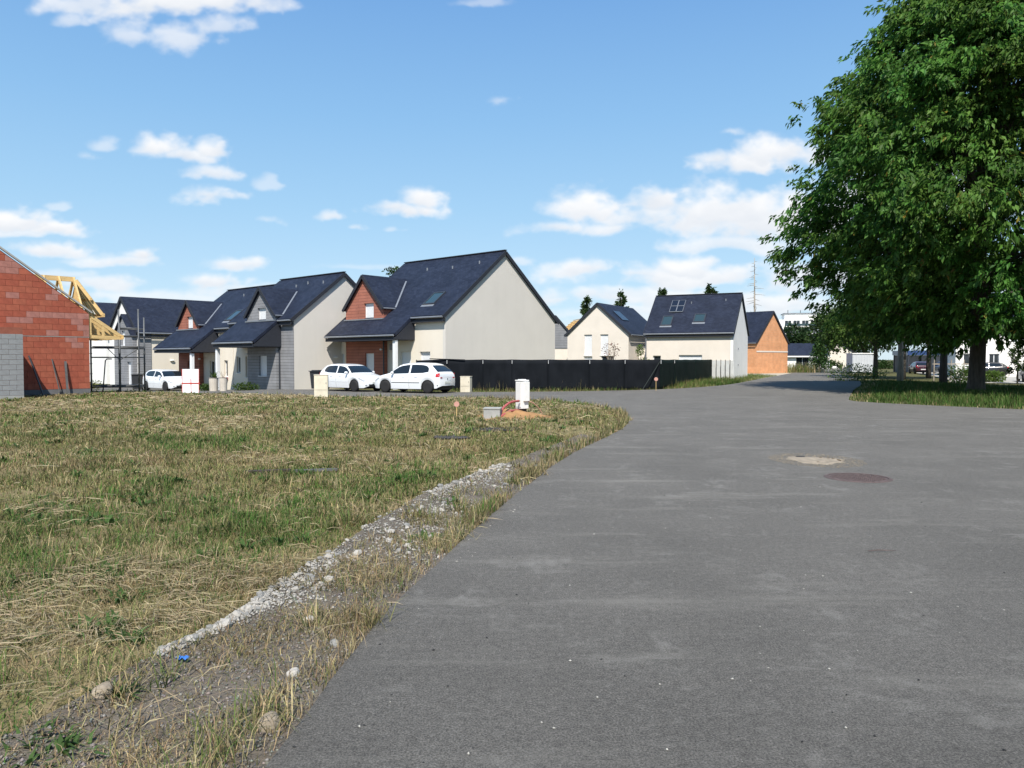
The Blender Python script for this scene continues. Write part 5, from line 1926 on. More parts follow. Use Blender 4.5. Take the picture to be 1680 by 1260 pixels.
wc = thing('meter_cabinet', 'slim white electricity cabinet on a dark stub in orange sand', 'cabinet', (0.22, 21.9, 0.05), R(-52))
wc.scale = (0.86, 0.86, 1.0)
MB().box(-0.16, 0.16, -0.05, 0.25, 0.20, 0.98).build('cabinet_body', MT['cabinet'], wc, bevel=0.01)
MB().box(-0.175, 0.175, -0.065, 0.265, 0.983, 1.02).build('cap', MT['cabinet'], wc, bevel=0.008)
MB().box(-0.09, 0.09, 0.0, 0.2, 1.022, 1.04).build('cap', MT['cabinet'], wc)
MB().box(-0.13, 0.13, -0.064, -0.052, 0.25, 0.95).build('door', MT['cabinet'], wc, bevel=0.004)
MB().box(0.162, 0.24, 0.02, 0.23, 0.42, 0.97).build('side_box', MT['cabinet'], wc, bevel=0.006)
MB().box(-0.11, 0.11, 0.0, 0.2, -0.1, 0.198).build('stub', MT['dark_timber'], wc)

cb = thing('concrete_chamber', 'square grey concrete cable chamber with lid set in orange sand', 'chamber', (-0.52, 20.6, 0.02), R(-6))
MB().box(-0.22, 0.22, -0.2, 0.2, -0.1, 0.30).build('chamber_body', MT['concrete'], cb, bevel=0.01)
MB().box(-0.235, 0.235, -0.215, 0.215, 0.303, 0.345).build('lid', MT['concrete'], cb, bevel=0.008)

q = MB()
vs, fs, nr, na = [], [], 10, 36
for i in range(nr + 1):
    for j in range(na):
        a = 2 * math.pi * j / na
        r = i / nr
        rr = r * (1 + 0.16 * math.sin(3 * a + 1) + 0.1 * math.sin(5 * a))
        x, y = 1.3 * rr * math.cos(a), 1.6 * rr * math.sin(a)
        h = 0.20 * (1 - r) ** 1.3 * (0.7 + 0.8 * vnoise(np.array([x * 4.0 + 9]), np.array([y * 4.0]))[0]) + 0.05 * (vnoise(np.array([x * 11 + 9]), np.array([y * 11]))[0] - 0.5) * (1 - r ** 3) - 0.05 * r
        vs.append((x, y, h))
for i in range(nr):
    for j in range(na):
        fs.append((i * na + j, (i + 1) * na + j, (i + 1) * na + (j + 1) % na, i * na + (j + 1) % na))
q.add(vs, fs)
o = q.build('sand_heap', MT['sand'], None, smooth=True)
o.location = (-0.05, 21.35, 0.06)
tag(o, 'low heap of orange sand round the white electricity cabinet', 'sand')
for i, (pts, lab) in enumerate((([(-0.30, 20.75, 0.10), (-0.26, 20.9, 0.30), (-0.05, 21.3, 0.46), (0.2, 21.75, 0.48)], 'thick red conduit arching from the chamber up to the cabinet'),
                                ([(-0.30, 20.6, 0.12), (-0.1, 20.95, 0.22), (0.1, 21.4, 0.24), (0.22, 21.7, 0.2)], 'lower red corrugated conduit lying on the orange sand'),
                                ([(0.38, 21.9, 0.42), (0.55, 21.95, 0.44), (0.75, 22.1, 0.28), (0.88, 22.2, 0.08)], 'pale pink cable drooping to the grass behind the cabinet'))):
    c = smooth_line([p for p in pts], 6)
    o = MB().tube(c, [0.030 + (0.005 if k % 2 else 0) for k in range(len(c))] if i < 2 else 0.013, 10).build('conduit', MT['conduit'] if i < 2 else MT['pink'], None, smooth=True)
    tag(o, lab, 'conduit', 'red cable conduits')

for x, y, h, lab in ((-1.53, 21.2, 0.42, 'round pink marker disc on a stake in the dry grass'), (7.6, 40.5, 0.62, 'round pink marker disc on a stake beside the road at the fence')):
    t = thing('survey_marker', lab, 'marker', (x, y, gz(x, y)), 0.0, 'pink survey markers')
    MB().tube([(0, 0.01, -0.1), (0, 0.01, h - 0.08)], 0.012, 6).build('stake', MT['timber'], t)
    r = 0.075 if h < 0.5 else 0.10
    MB().lathe([(0.0, -0.012), (r, -0.012), (r, 0.0), (0.0, 0.0)], 20, axis='y', at=(0, 0, h)).build('disc', MT['pink'], t)

# ------------------------------------------------------------------ scraps on the lot
pl = thing('dark_plank', 'dark rotten plank half buried in the grass', 'plank', (-3.05, 10.6, 0.10), R(4))
MB().beam((-0.62, 0, 0), (-0.02, 0.02, 0.015), 0.09, 0.035).build('board', MT['dark_timber'], pl)
MB().beam((0.02, 0.05, 0.0), (0.62, 0.10, 0.01), 0.08, 0.03).build('board', MT['plank_grey'], pl)
q = MB()
vs, fs = [], []
for j in range(6):
    for i in range(8):
        vs.append((i * 0.009 - 0.03, j * 0.007 - 0.018, 0.007 * math.sin(i * 1.9 + j * 2.3) + 0.010))
for j in range(5):
    for i in range(7):
        fs.append((j * 8 + i, j * 8 + i + 1, (j + 1) * 8 + i + 1, (j + 1) * 8 + i))
q.add(vs, fs)
o = q.build('litter', MT['blue_plastic'], None, smooth=True)
o.location = (-1.76, 4.05, float(strip_z(np.array([-1.76]), np.array([4.05]))[0]) + 0.015)
tag(o, 'crumpled scrap of blue plastic on the gravel', 'litter')
for x, y, r, mt, lab in ((-1.10, 3.42, 0.058, 'tan', 'rough tan stone lump at the edge of the asphalt'), (-1.15, 3.98, 0.036, 'stone_white', 'pale round stone on the gravel near the asphalt edge'),
                         (-1.03, 4.40, 0.036, 'stone_grey', 'smooth dark grey stone lying on the gravel'), (-1.28, 4.78, 0.038, 'stone_white', 'pale stone alone on the grey gravel'),
                         (-1.95, 3.62, 0.055, 'tan', 'buff stone half sunk in dry grass at the gravel edge')):
    q = MB()
    q.ball((0, 0, 0), (1, 0.8, 0.7), 14, 10)
    va = np.array(q.v)
    f1 = 0.72 + 0.55 * fbm(va[:, 0] * 1.7 + x * 9 + va[:, 2], va[:, 1] * 1.7 + va[:, 2] * 1.3 + 5, 3)
    va = np.sign(va) * np.abs(va) ** 0.85 * f1[:, None] * r
    q.v = [tuple(p) for p in va]
    o = q.build('rock', MT[mt], smooth=False)
    o.location = (x, y, float(strip_z(np.array([x]), np.array([y]))[0]) + r * 0.15)
    o.rotation_euler = (0.2, 0.1, x * 7)
    tag(o, lab, 'stone', 'loose stones at the gravel edge')
for x, y, w_, lab in ((-0.35, 17.0, 0.55, 'flat patch of dark cinders in the grass in front of the sand'), (-1.2, 15.2, 0.35, 'small dark cinder patch among the dry grass')):
    n = 260
    a, r = rng.uniform(0, 6.28, n), np.sqrt(rng.random(n)) * w_
    px_, py_ = x + r * np.cos(a), y + r * np.sin(a) * 0.8
    c = np.tile([[0.035, 0.033, 0.032]], (n, 1)) * rng.uniform(0.5, 2.0, (n, 1))
    o = tri_object('cinders', *pebble_mass(px_, py_, lot_z(px_, py_) + 0.04, rng.uniform(0.02, 0.05, n), c, ''), MT['pebbles'])
    tag(o, lab, 'cinders', kind='stuff')
o = MB().tube([(3.05, 6.53, 0.012), (3.14, 6.54, 0.018), (3.30, 6.55, 0.010)], [0.004, 0.005, 0.002], 5).build('twig', MT['iron'])
tag(o, 'reddish brown dry twig lying on the asphalt', 'twig')

# ------------------------------------------------------------------ cars
def paint(name, col, rough=0.22):
    m, nt, b = new_mat(name)
    b.inputs['Base Color'].default_value = (*col, 1)
    b.inputs['Roughness'].default_value = rough
    b.inputs['Coat Weight'].default_value = 0.6
    b.inputs['Coat Roughness'].default_value = 0.04
    n = tex_noise(nt, 3, 3)
    nt.links.new(maprange(nt, n, 0.3, 0.7, rough, rough + 0.12), b.inputs['Roughness'])
    return m


MT['car_white'] = paint('white_car_paint', (0.76, 0.78, 0.80))
MT['car_grey'] = paint('grey_blue_car_paint', (0.17, 0.20, 0.25))
MT['car_blue'] = paint('blue_car_paint', (0.03, 0.06, 0.16))
MT['car_black'] = paint('black_car_paint', (0.012, 0.013, 0.016))
MT['car_red'] = paint('red_car_paint', (0.05, 0.012, 0.022))
MT['tyre'] = M('tyre_rubber', (0.018, 0.018, 0.019), 0.85, 0.1, 10, 60, 0.1)
MT['rim_dark'] = M('dark_rim', (0.05, 0.05, 0.052), 0.5, 0.1, 10, 60, 0, metal=0.4)
MT['rim_light'] = M('alloy_rim', (0.28, 0.28, 0.29), 0.4, 0.1, 10, 60, 0, metal=0.6)
MT['trim'] = M('black_trim', (0.014, 0.014, 0.015), 0.6, 0.1, 10, 60, 0)
MT['red_lamp'] = glass('red_lamp', (0.45, 0.015, 0.02), 0.15)
MT['clear_lamp'] = glass('clear_lamp', (0.42, 0.44, 0.47), 0.12)
MT['car_glass'] = glass('car_glass', (0.012, 0.016, 0.020), 0.04)
MT['plate'] = M('number_plate', (0.62, 0.63, 0.58), 0.5, 0.05, 10, 60, 0)
MT['chrome'] = M('chrome', (0.5, 0.5, 0.52), 0.25, 0.05, 10, 60, 0, metal=0.9)


def car(label, loc, heading, body, Lc=4.0, Wc=1.72, Hc=1.48, rims='rim_dark', badge='diamond', kind='hatch', group='parked cars'):
    """Local +x is the front; loc is on the ground at the car's middle."""
    t = thing('car', label, 'car', loc, heading, group)
    h2 = Lc / 2
    S = np.array
    if kind == 'hatch':
        ts = S([0, .012, .03, .06, .12, .17, .25, .36, .47, .55, .60, .66, .735, .80, .88, .94, .975, .992, 1.0])
        tz = S([.80, .96, 1.02, 1.14, 1.335, 1.42, 1.468, 1.485, 1.465, 1.425, 1.365, 1.22, .985, .925, .855, .775, .68, .60, .50]) * Hc / 1.485
        rw0, rw1, ws0, ws1, q0, q1 = .035, .125, .60, .728, .15, .66
    else:
        ts = S([0, .01, .03, .10, .17, .24, .30, .38, .47, .55, .60, .66, .735, .80, .88, .94, .975, .992, 1.0])
        tz = S([.80, .95, 1.0, 1.05, 1.18, 1.33, 1.41, 1.45, 1.44, 1.40, 1.34, 1.2, .98, .92, .86, .78, .68, .60, .50]) * Hc / 1.45
        rw0, rw1, ws0, ws1, q0, q1 = .12, .25, .60, .728, .26, .66
    bs, bz = S([0, .05, .2, .5, .74, .88, .96, 1.0]), S([.90, .95, .965, .93, .90, .80, .66, .46])
    ws_, ww = S([0, .02, .06, .14, .3, .7, .84, .92, .97, 1.0]), S([.80, .88, .945, .985, 1, 1, .985, .93, .84, .66])
    top = lambda s: np.interp(s, ts, tz)
    hw = lambda s: np.interp(s, ws_, ww) * Wc / 2
    belt = lambda s: np.minimum(np.interp(s, bs, bz), top(s) - 0.035)
    ytop = lambda s: np.maximum(hw(s) * 0.93 - np.maximum(top(s) - 0.06 - belt(s), 0) * 0.40, 0.35)
    wr = 0.305
    xf, xr = h2 - 0.82, h2 - 0.82 - 2.55 * Lc / 4.0
    ra = wr + 0.065

    def sill(s):
        x = s * Lc - h2
        z = np.interp(s, [0, .04, .2, .8, .96, 1.0], [.34, .25, .21, .20, .21, .30])
        for xa in (xf, xr):
            d = np.abs(x - xa)
            z = np.where(d < ra, np.maximum(z, wr - 0.01 + np.sqrt(np.maximum(ra ** 2 - d ** 2, 0))), z)
        return z
    st = np.unique(np.concatenate([np.linspace(0, .08, 9), np.linspace(.08, .92, 60), np.linspace(.92, 1, 10),
                                   *[(xa + h2 + ra * np.cos(np.linspace(0, np.pi, 17))) / Lc for xa in (xf, xr)], ts]))

    def section(s):
        zb, be, tp, w_, yt = float(sill(s)), float(belt(s)), float(top(s)), float(hw(s)), float(ytop(s))
        zt = max(tp - 0.05, be + 0.012)
        zm = zb + 0.45 * (be - zb)
        pts = [(w_ * .955, zb), (w_ * .985, zb + .25 * (be - zb)), (w_, zm), (w_ * .995, zb + .7 * (be - zb)), (w_ * .98, be - .03), (w_ * .945, be)]
        y5 = w_ * .935
        for f in (.25, .5, .75, 1.0):
            pts.append((y5 + (yt - y5) * f, be + .006 + (zt - be - .006) * f))
        pts += [(yt * .93, tp - .02 if tp - .02 > zt else (zt + tp) / 2), (yt * .78, tp - .004), (yt * .4, tp), (0.0, tp + .003)]
        return pts
    q = MB()
    secs = [section(s) for s in st]
    m_ = len(secs[0])
    vs = []
    for s, se in zip(st, secs):
        x = s * Lc - h2
        vs += [(x, y, z) for y, z in se] + [(x, -y, z) for y, z in se[:-1][::-1]]
    nn_ = 2 * m_ - 1
    fs = []
    for i in range(len(st) - 1):
        for k_ in range(nn_ - 1):
            fs.append((i * nn_ + k_, i * nn_ + k_ + 1, (i + 1) * nn_ + k_ + 1, (i + 1) * nn_ + k_))
    fs.append(tuple(range(nn_ - 1, -1, -1)))
    fs.append(tuple((len(st) - 1) * nn_ + k_ for k_ in range(nn_)))
    q.add(vs, fs)
    bo = q.build('body', body, t, smooth=True)
    # dark floor and wheel housings inside the body shell
    ub = MB()
    ub.box(-h2 + 0.12, h2 - 0.25, -Wc / 2 + 0.24, Wc / 2 - 0.24, 0.17, 0.62)
    ub.build('underbody', MT['trim'], t)

    def ys(s, z):
        se = section(s)
        return float(np.interp(z, [p[1] for p in se[:10]], [p[0] for p in se[:10]]))

    def side_patch(name, mat, s0, s1, lo, hi, off=0.008, n=14, parent=bo):
        for sg in (1, -1):
            vs, fs = [], []
            for s in np.linspace(s0, s1, n):
                a, b = float(lo(s)), float(hi(s))
                b = max(b, a + 0.012)
                for z in np.linspace(a, b, 5):
                    vs.append((s * Lc - h2, sg * (ys(s, z) + off), z))
            for i in range(n - 1):
                for k_ in range(4):
                    fs.append((i * 5 + k_, i * 5 + k_ + 1, (i + 1) * 5 + k_ + 1, (i + 1) * 5 + k_))
            p = MB()
            p.add(vs, fs)
            p.build(name, mat, parent, smooth=True)
    mid = .425
    lo_ = lambda s: belt(s) + 0.035
    hi_ = lambda s: top(s) - 0.095
    side_patch('side_window', MT['car_glass'], q0, mid - .012, lambda s: lo_(s) + 0.05 * max(0, (q0 + .08 - s) / .08), lambda s: hi_(s) - 0.10 * max(0, (q0 + .06 - s) / .06) ** 2)
    side_patch('side_window', MT['car_glass'], mid + .012, q1 + .02, lo_, hi_)

    def top_patch(name, mat, s0, s1, inset=0.05, n=8, off=0.012):
        vs, fs = [], []
        for s in np.linspace(s0, s1, n):
            se = section(s)
            yy, zz = [p[0] for p in se[9:]][::-1], [p[1] for p in se[9:]][::-1]
            ym = yy[-1] - inset
            for y in np.linspace(-ym, ym, 11):
                vs.append((s * Lc - h2, y, float(np.interp(abs(y), yy, zz)) + off))
        for i in range(n - 1):
            for k_ in range(10):
                fs.append((i * 11 + k_, i * 11 + k_ + 1, (i + 1) * 11 + k_ + 1, (i + 1) * 11 + k_))
        p = MB()
        p.add(vs, fs)
        return p.build(name, mat, bo, smooth=True)
    top_patch('windscreen', MT['car_glass'], ws0, ws1, 0.03)
    top_patch('rear_window', MT['car_glass'], rw0, rw1, 0.06)
    # door seams and handles
    for s in (.245, mid, .70):
        side_patch('door_seam', MT['trim'], s, s + .0022, lambda s_: sill(s_) + 0.03, lambda s_: belt(s_) + 0.0, 0.003, 2)
    side_patch('rubbing_strip', MT['trim'] if badge == 'diamond' else body, .27, .69, lambda s: 0.50 + 0 * s, lambda s: 0.53 + 0 * s, 0.006, 10)
    for s in (.30, .49):
        side_patch('door_handle', body, s, s + .045, lambda s_: 0.80 + 0 * s_, lambda s_: 0.83 + 0 * s_, 0.028, 3)
    for sg in (1, -1):
        MB().ball(((.665) * Lc - h2, sg * (Wc / 2 + 0.06), 0.99), (0.07, 0.11, 0.075), 10, 7).build('mirror', MT['trim'] if badge == 'diamond_dark' else body, bo, smooth=True)
    # lamps
    side_patch('tail_lamp', MT['red_lamp'], .004, .045, lambda s: 0.80 + 0 * s, lambda s: 1.0 - 0.6 * s, 0.012, 6)
    side_patch('headlamp', MT['clear_lamp'], .885, .975, lambda s: np.interp(s, [.885, .975], [.70, .53]), lambda s: np.interp(s, [.885, .975], [.775, .635]), 0.012, 8)
    side_patch('wheel_arch_trim', MT['trim'], .02, .03, lambda s: 0.36 + 0 * s, lambda s: 0.42 + 0 * s, 0.004, 2)
    # rear: tail lamp faces, plate, badge, dark bumper strip, wiper
    zr_ = lambda z: -h2 - 0.004
    for sg in (1, -1):
        MB().box(-h2 - 0.012, -h2 + 0.05, sg * 0.55 - 0.07, sg * 0.55 + 0.09 * (1 if sg > 0 else .78), 0.74, 0.795).build('tail_lamp', MT['red_lamp'], bo)
    MB().box(-h2 - 0.014, -h2 - 0.002, -0.26, 0.26, 0.47, 0.58).build('rear_plate', MT['plate'], bo)
    MB().box(-h2 - 0.008, -h2 + 0.03, -0.56, 0.56, 0.335, 0.37).build('rear_diffuser', MT['trim'], bo)
    MB().ball((-h2 - 0.004, 0, 0.70), (0.012, 0.04, 0.055), 8, 6).build('badge', MT['chrome'], bo)
    # front: grille, intake, plate, badge
    fx = lambda s: s * Lc - h2
    gr_ = MB()
    gr_.box(fx(.975) - .02, fx(.987), -0.42, 0.42, 0.555, 0.605)
    gr_.build('grille', MT['trim'], bo)
    MB().box(fx(.985), fx(1.0) + 0.012, -0.48, 0.48, 0.31, 0.40).build('air_intake', MT['trim'], bo)
    for sg in (1, -1):
        MB().ball((fx(.985), sg * 0.60, 0.37), (0.05, 0.08, 0.045), 8, 6).build('fog_lamp', MT['clear_lamp'], bo)
    MB().box(fx(1.0) + 0.003, fx(1.0) + 0.016, -0.26, 0.26, 0.425, 0.53).build('front_plate', MT['plate'], bo)
    MB().ball((fx(.99), 0, 0.59), (0.02, 0.055, 0.06), 10, 6).build('badge', MT['chrome'], bo)
    for xa in (xf, xr):
        for sg in (1, -1):
            y = sg * (Wc / 2 - 0.115)
            w_ = MB().lathe([(0.19, -0.10), (0.27, -0.105), (wr, -0.075), (wr, 0.075), (0.27, 0.105), (0.19, 0.10)], 26, axis='y', at=(xa, y, wr)).build('wheel', MT['tyre'], t, smooth=True)
            rm = MB()
            rm.lathe([(0.0, sg * 0.05), (0.05, sg * 0.075), (0.06, sg * 0.05), (0.195, sg * 0.055), (0.205, sg * 0.085), (0.212, sg * 0.085)], 26, axis='y', at=(xa, y, wr))
            rm.build('rim', MT[rims], w_)
            sp_ = MB()
            for k_ in range(5):
                a = 2 * math.pi * k_ / 5 + 0.3
                p0 = Vector((xa + 0.03 * math.cos(a), y + sg * 0.075, wr + 0.03 * math.sin(a)))
                p1 = Vector((xa + 0.195 * math.cos(a), y + sg * 0.075, wr + 0.195 * math.sin(a)))
                sp_.beam(p0, p1, 0.055, 0.03, up=(0, 1, 0))
            tag(sp_.build('spokes', MT[rims], w_), kind='stuff')
    return t


# heading: angle of the nose
car('white hatchback seen from behind, parked nearest the black fence', (-4.95, 38.75, 0.0), R(152), MT['car_white'], 4.02, 1.73, 1.50, 'rim_dark', 'diamond', group='white parked cars')
car('white hatchback nose to nose with the rear-facing white car', (-8.6, 41.3, gz(-8.6, 41.3)), R(-40), MT['car_white'], 3.97, 1.70, 1.46, 'rim_light', 'round', group='white parked cars')
car('white hatchback parked beside the red-framed panel at the far houses', (-23.5, 52.4, gz(-23.5, 52.4)), R(-38), MT['car_white'], 4.06, 1.74, 1.45, 'rim_light', 'round', group='white parked cars')
car('grey saloon car behind the thick oak trunk, rear towards the road', (39.9, 58.8, -0.045), R(64), MT['car_grey'], 4.3, 1.78, 1.46, 'rim_light', 'round', 'saloon', group='cars in the bright court')
car('blue car in the court seen between the tree trunks', (52.3, 93.0, -0.045), R(75), MT['car_blue'], 4.1, 1.75, 1.48, 'rim_light', 'round', group='cars in the bright court')
car('dark red car parked next to the blue one', (49.5, 93.4, -0.045), R(75), MT['car_red'], 4.0, 1.72, 1.46, 'rim_light', 'round', group='cars in the bright court')
car('black car parked at the white building behind the oak trunk', (48.2, 78.5, -0.045), R(160), MT['car_black'], 4.2, 1.75, 1.44, 'rim_dark', 'round', group='cars in the bright court')

# ------------------------------------------------------------------ trees
def limb(mb, pts, r0, r1, n=8):
    c = smooth_line(pts, 5)
    m = len(c)
    mb.tube(c, [r0 + (r1 - r0) * (i / (m - 1)) ** 0.8 for i in range(m)], n)


OAK = np.array([24.6, 40.6, 0.0])
prof_z = np.array([2.2, 3.0, 4.2, 6.0, 7.8, 10.0, 12.5, 15.0, 17.5, 19.5, 21.2, 22.3])
prof_r = np.array([3.8, 5.6, 7.0, 8.4, 10.0, 9.8, 8.9, 8.2, 6.6, 3.8, 2.2, 0.8])


def oak_tree():
    global rng
    rng = np.random.default_rng(23)
    t = thing('oak_tree', 'large dark green oak spreading over the verge at the road corner', 'tree', (OAK[0], OAK[1], -0.1))
    # pads of foliage through the crown, most of them near its surface
    npad = 760
    z = 2.9 + (22.0 - 2.9) * rng.random(npad) ** 0.95
    a = rng.uniform(0, 2 * np.pi, npad)
    rmax = np.interp(z, prof_z, prof_r) * np.minimum(0.88 + 0.30 * (fbm(a * 2.2 + 40, z * 0.42, 2) - 0.35), 1.0)
    rad = rmax * np.sqrt(rng.uniform(0.16, 1.0, npad))
    C = np.stack([rad * np.cos(a), rad * np.sin(a) * 1.12 - 1.6, z], 1)
    out = np.stack([np.cos(a), np.sin(a), np.zeros(npad)], 1)
    wood = MB()
    q = MB()
    # flared trunk
    prof = [(0.62, -0.2), (0.52, 0.05), (0.44, 0.35), (0.40, 1.2), (0.38, 2.6), (0.36, 4.2), (0.31, 6.5), (0.25, 9.5), (0.17, 13), (0.10, 17), (0.04, 20.5)]
    q.tube([(0.10 * math.sin(h * 0.4), 0.12 * math.sin(h * 0.3 + 1), h) for _, h in prof], [r for r, _ in prof], 14)
    tr = q.build('trunk', MT['bark'], t, smooth=True)
    for k in range(38):
        i = int(rng.integers(0, npad))
        h0 = 2.6 + 0.52 * (C[i, 2] - 2.4) * rng.uniform(0.7, 1.0)
        p0 = Vector((0.10 * math.sin(h0 * 0.4), 0.12 * math.sin(h0 * 0.3 + 1), h0))
        p3 = Vector(C[i])
        p1 = p0.lerp(p3, 0.35) + Vector((0, 0, 0.5))
        p2 = p0.lerp(p3, 0.7) + Vector((0, 0, 0.6))
        q = MB()
        limb(q, [p0, p1, p2, p3], 0.16 * (1 - h0 / 26), 0.025, 7)
        q.build('limb', MT['bark'], tr, smooth=True)
    for i in range(npad):
        c = Vector(C[i])
        f = 0.55 + 0.2 * rng.random()
        p0 = Vector((c.x * f, c.y * f, c.z * 0.93 + 0.1))
        wood.tube([p0, p0.lerp(c, 0.5) + Vector((0, 0, 0.15)), c], [0.03, 0.02, 0.008], 4, caps=False)
    tag(wood.build('branchlets', MT['bark'], tr), kind='stuff')
    # leaves in hanging sprays
    nsp = 15
    pi = np.repeat(np.arange(npad), nsp)
    size = rng.uniform(0.8, 1.35, npad)[pi]
    off = rng.normal(0, 1, (len(pi), 3)) * np.array([0.76, 0.76, 0.40]) * size[:, None]
    S = C[pi] + off
    sd = out[pi] + rng.normal(0, 0.45, (len(pi), 3)) * np.array([1, 1, 0.5]) + np.array([0, 0, -0.10])
    sd /= np.linalg.norm(sd, axis=1)[:, None]
    nl = 25
    si = np.repeat(np.arange(len(S)), nl)
    f = rng.random(len(si))
    P = S[si] + sd[si] * (f * 0.75)[:, None] + rng.normal(0, 0.10, (len(si), 3)) - np.array([0, 0, 1.0]) * (0.16 * f ** 2)[:, None]
    fine = fbm(pi * 0.37, pi * 0.11 + 3, 1)[si]
    col = np.where((rng.random(len(si)) < 0.012)[:, None], np.array([[0.17, 0.15, 0.03]]), np.array([[0.076, 0.172, 0.031]]))
    col = col * (0.62 + 0.75 * fine)[:, None] * np.stack([0.8 + 0.55 * fbm(pi * 0.91 + 5, pi * 0.07, 1)[si], np.ones(len(si)), np.ones(len(si))], 1)
    tri_object('crown', *leaf_arrays(P, sd[si], 0.285, col, 0.0, 0.75, 0.50, 0.44), MT['leaf'], t)
    return t


oak_tree()


def tree(name, label, loc, blobs, nleaf, size, col, trunk_h, trunk_r, bark='bark', group=None, hang=0.1, nlimb=6, lean=0.0):
    t = thing(name, label, 'tree', loc, 0, group)
    q = MB()
    q.tube([(0, 0, -0.2), (0.02 + lean * 0.3, 0, trunk_h * 0.4), (lean, 0.03, trunk_h)], [trunk_r * 1.25, trunk_r, trunk_r * 0.45], 10)
    tr = q.build('trunk', MT[bark], t, smooth=True)
    w = np.array([b[3] * b[4] * b[5] for b in blobs]) ** 0.7
    w = w / w.sum()
    for k in range(nlimb):
        b = blobs[k % len(blobs)]
        p3 = Vector((b[0] + rng.uniform(-.5, .5) * b[3], b[1] + rng.uniform(-.5, .5) * b[4], b[2] + rng.uniform(-.3, .6) * b[5]))
        p0 = Vector((lean * 0.7, 0, trunk_h * rng.uniform(0.55, 0.95)))
        q = MB()
        limb(q, [p0, p0.lerp(p3, 0.5) + Vector((0, 0, 0.15)), p3], trunk_r * 0.4, trunk_r * 0.08, 6)
        q.build('limb', MT[bark], tr, smooth=True)
    parts = []
    for b, wt in zip(blobs, w):
        n = int(nleaf * wt)
        npd = max(8, n // 90)
        d = rng.normal(0, 1, (npd, 3))
        d /= np.linalg.norm(d, axis=1)[:, None]
        c = np.array(b[:3]) + d * np.array(b[3:6]) * (rng.random((npd, 1)) ** 0.4)
        i = rng.integers(0, npd, n)
        P = c[i] + rng.normal(0, 1, (n, 3)) * np.array(b[3:6]) * 0.17
        parts.append(leaf_arrays(P, d[i], size, np.asarray(col) * (0.7 + 0.6 * (i % 7) / 6)[:, None], 0.15, hang))
    tri_object('crown', *join_arrays(parts), MT['leaf'], t)
    return t


TG = 'trees growing behind the oak'
tree('young_tree', 'slender dark-trunked tree just behind the oak', (29.2, 52.0, -0.1), [(0, 0, 6.2, 3.0, 3.0, 2.4), (0.5, 0, 8.5, 2.4, 2.4, 2.2), (-2.2, -0.5, 4.8, 1.8, 1.8, 1.0)], 9000, 0.24, (0.045, 0.09, 0.022), 6.0, 0.22, group=TG)
tree('young_tree', 'pale-trunked tree lit by sun left of the dark trunk', (28.8, 57.0, -0.1), [(0, 0, 6.0, 2.8, 2.8, 2.2), (-1.0, 0, 4.4, 1.8, 1.8, 0.9)], 6000, 0.26, (0.075, 0.13, 0.026), 5.5, 0.20, bark='bark_pale', group=TG)
tree('young_tree', 'yellow-green tree hanging over the pale site cabin', (33.6, 66.0, -0.1), [(-1.0, 0, 6.4, 3.4, 3.4, 2.4), (1.8, 0, 5.2, 3.0, 3.0, 2.0), (-3.0, 0, 4.6, 1.8, 1.8, 1.2), (0.5, 0, 9.0, 2.6, 2.6, 2.2)], 13000, 0.27, (0.10, 0.16, 0.030), 5.5, 0.2, group=TG)
tree('young_tree', 'dense mid-green tree beyond the pale site cabin', (44, 96, -0.1), [(0, 0, 6.0, 4.6, 4.0, 3.2), (-3.6, 0, 5.5, 3.2, 3.0, 2.8), (3, 0, 8, 3.5, 3, 3)], 11000, 0.42, (0.055, 0.10, 0.024), 5, 0.28, group=TG)
tree('young_tree', 'low leafy sapling growing beside the grey car', (36.2, 55.0, -0.1), [(0, 0, 1.6, 0.75, 0.7, 0.9), (0.1, 0, 2.5, 0.5, 0.5, 0.5)], 900, 0.2, (0.05, 0.085, 0.024), 1.9, 0.05, group=TG)
tree('young_tree', 'bushy green tree behind the dark slender trunk', (38.5, 71.0, -0.1), [(0, 0, 5.4, 3.4, 3.0, 2.2), (-2.6, 0, 4.6, 2.4, 2.2, 1.7), (2.6, 0, 5.0, 2.4, 2.2, 1.8)], 9000, 0.3, (0.06, 0.115, 0.026), 5, 0.2, group=TG)
tree('young_tree', 'broad green tree between the site cabin and the pale trunk', (35.0, 74.0, -0.1), [(0, 0, 5.6, 3.2, 3.0, 2.4), (-2.8, 0, 5.0, 2.2, 2.2, 1.8), (1.5, 0, 8, 2.8, 2.6, 2.2)], 9000, 0.3, (0.075, 0.135, 0.028), 5, 0.2, group=TG)
# shrubs at the back of the oak's verge
for x, y, r, lab in ((33.0, 56.6, (1.5, 0.8, 0.75), 'sunlit green shrub between the two tree trunks'), (36.4, 58.2, (1.0, 0.6, 0.5), 'small sunlit shrub left of the thick oak trunk'), (27.0, 60.0, (2.4, 0.9, 0.8), 'rough green shrub beneath the pale-trunked tree')):
    t = thing('shrub', lab, 'shrub', (x, y, -0.1), 0)
    tri_object('foliage', *leafy('f', (0, 0, r[2] * 0.8), r, 1300, np.array([0.10, 0.165, 0.032]), 0.16), MT['leaf'], t)
    MB().tube([(0, 0, -0.1), (0.05, 0, r[2])], [0.03, 0.012], 6).build('stem', MT['bark'], t)
for i, (x, y) in enumerate(((33.5, 61.0), (34.3, 61.3), (35.2, 61.6), (36.4, 61.9))):
    t = thing('stake', ('first', 'second', 'third', 'fourth')[i] + ' thin wooden stake counted from the pale trunk towards the oak', 'stake', (x, y, -0.1), 0, 'wooden stakes behind the oak')
    MB().tube([(0, 0, 0), (0.03, 0, 1.75)], [0.05, 0.04], 7).build('shaft', MT['bark_pale'], t)
    MB().beam((-0.12, 0, 1.4), (0.75, 0.05, 1.4), 0.03, 0.08).build('rail', MT['bark_pale'], t)

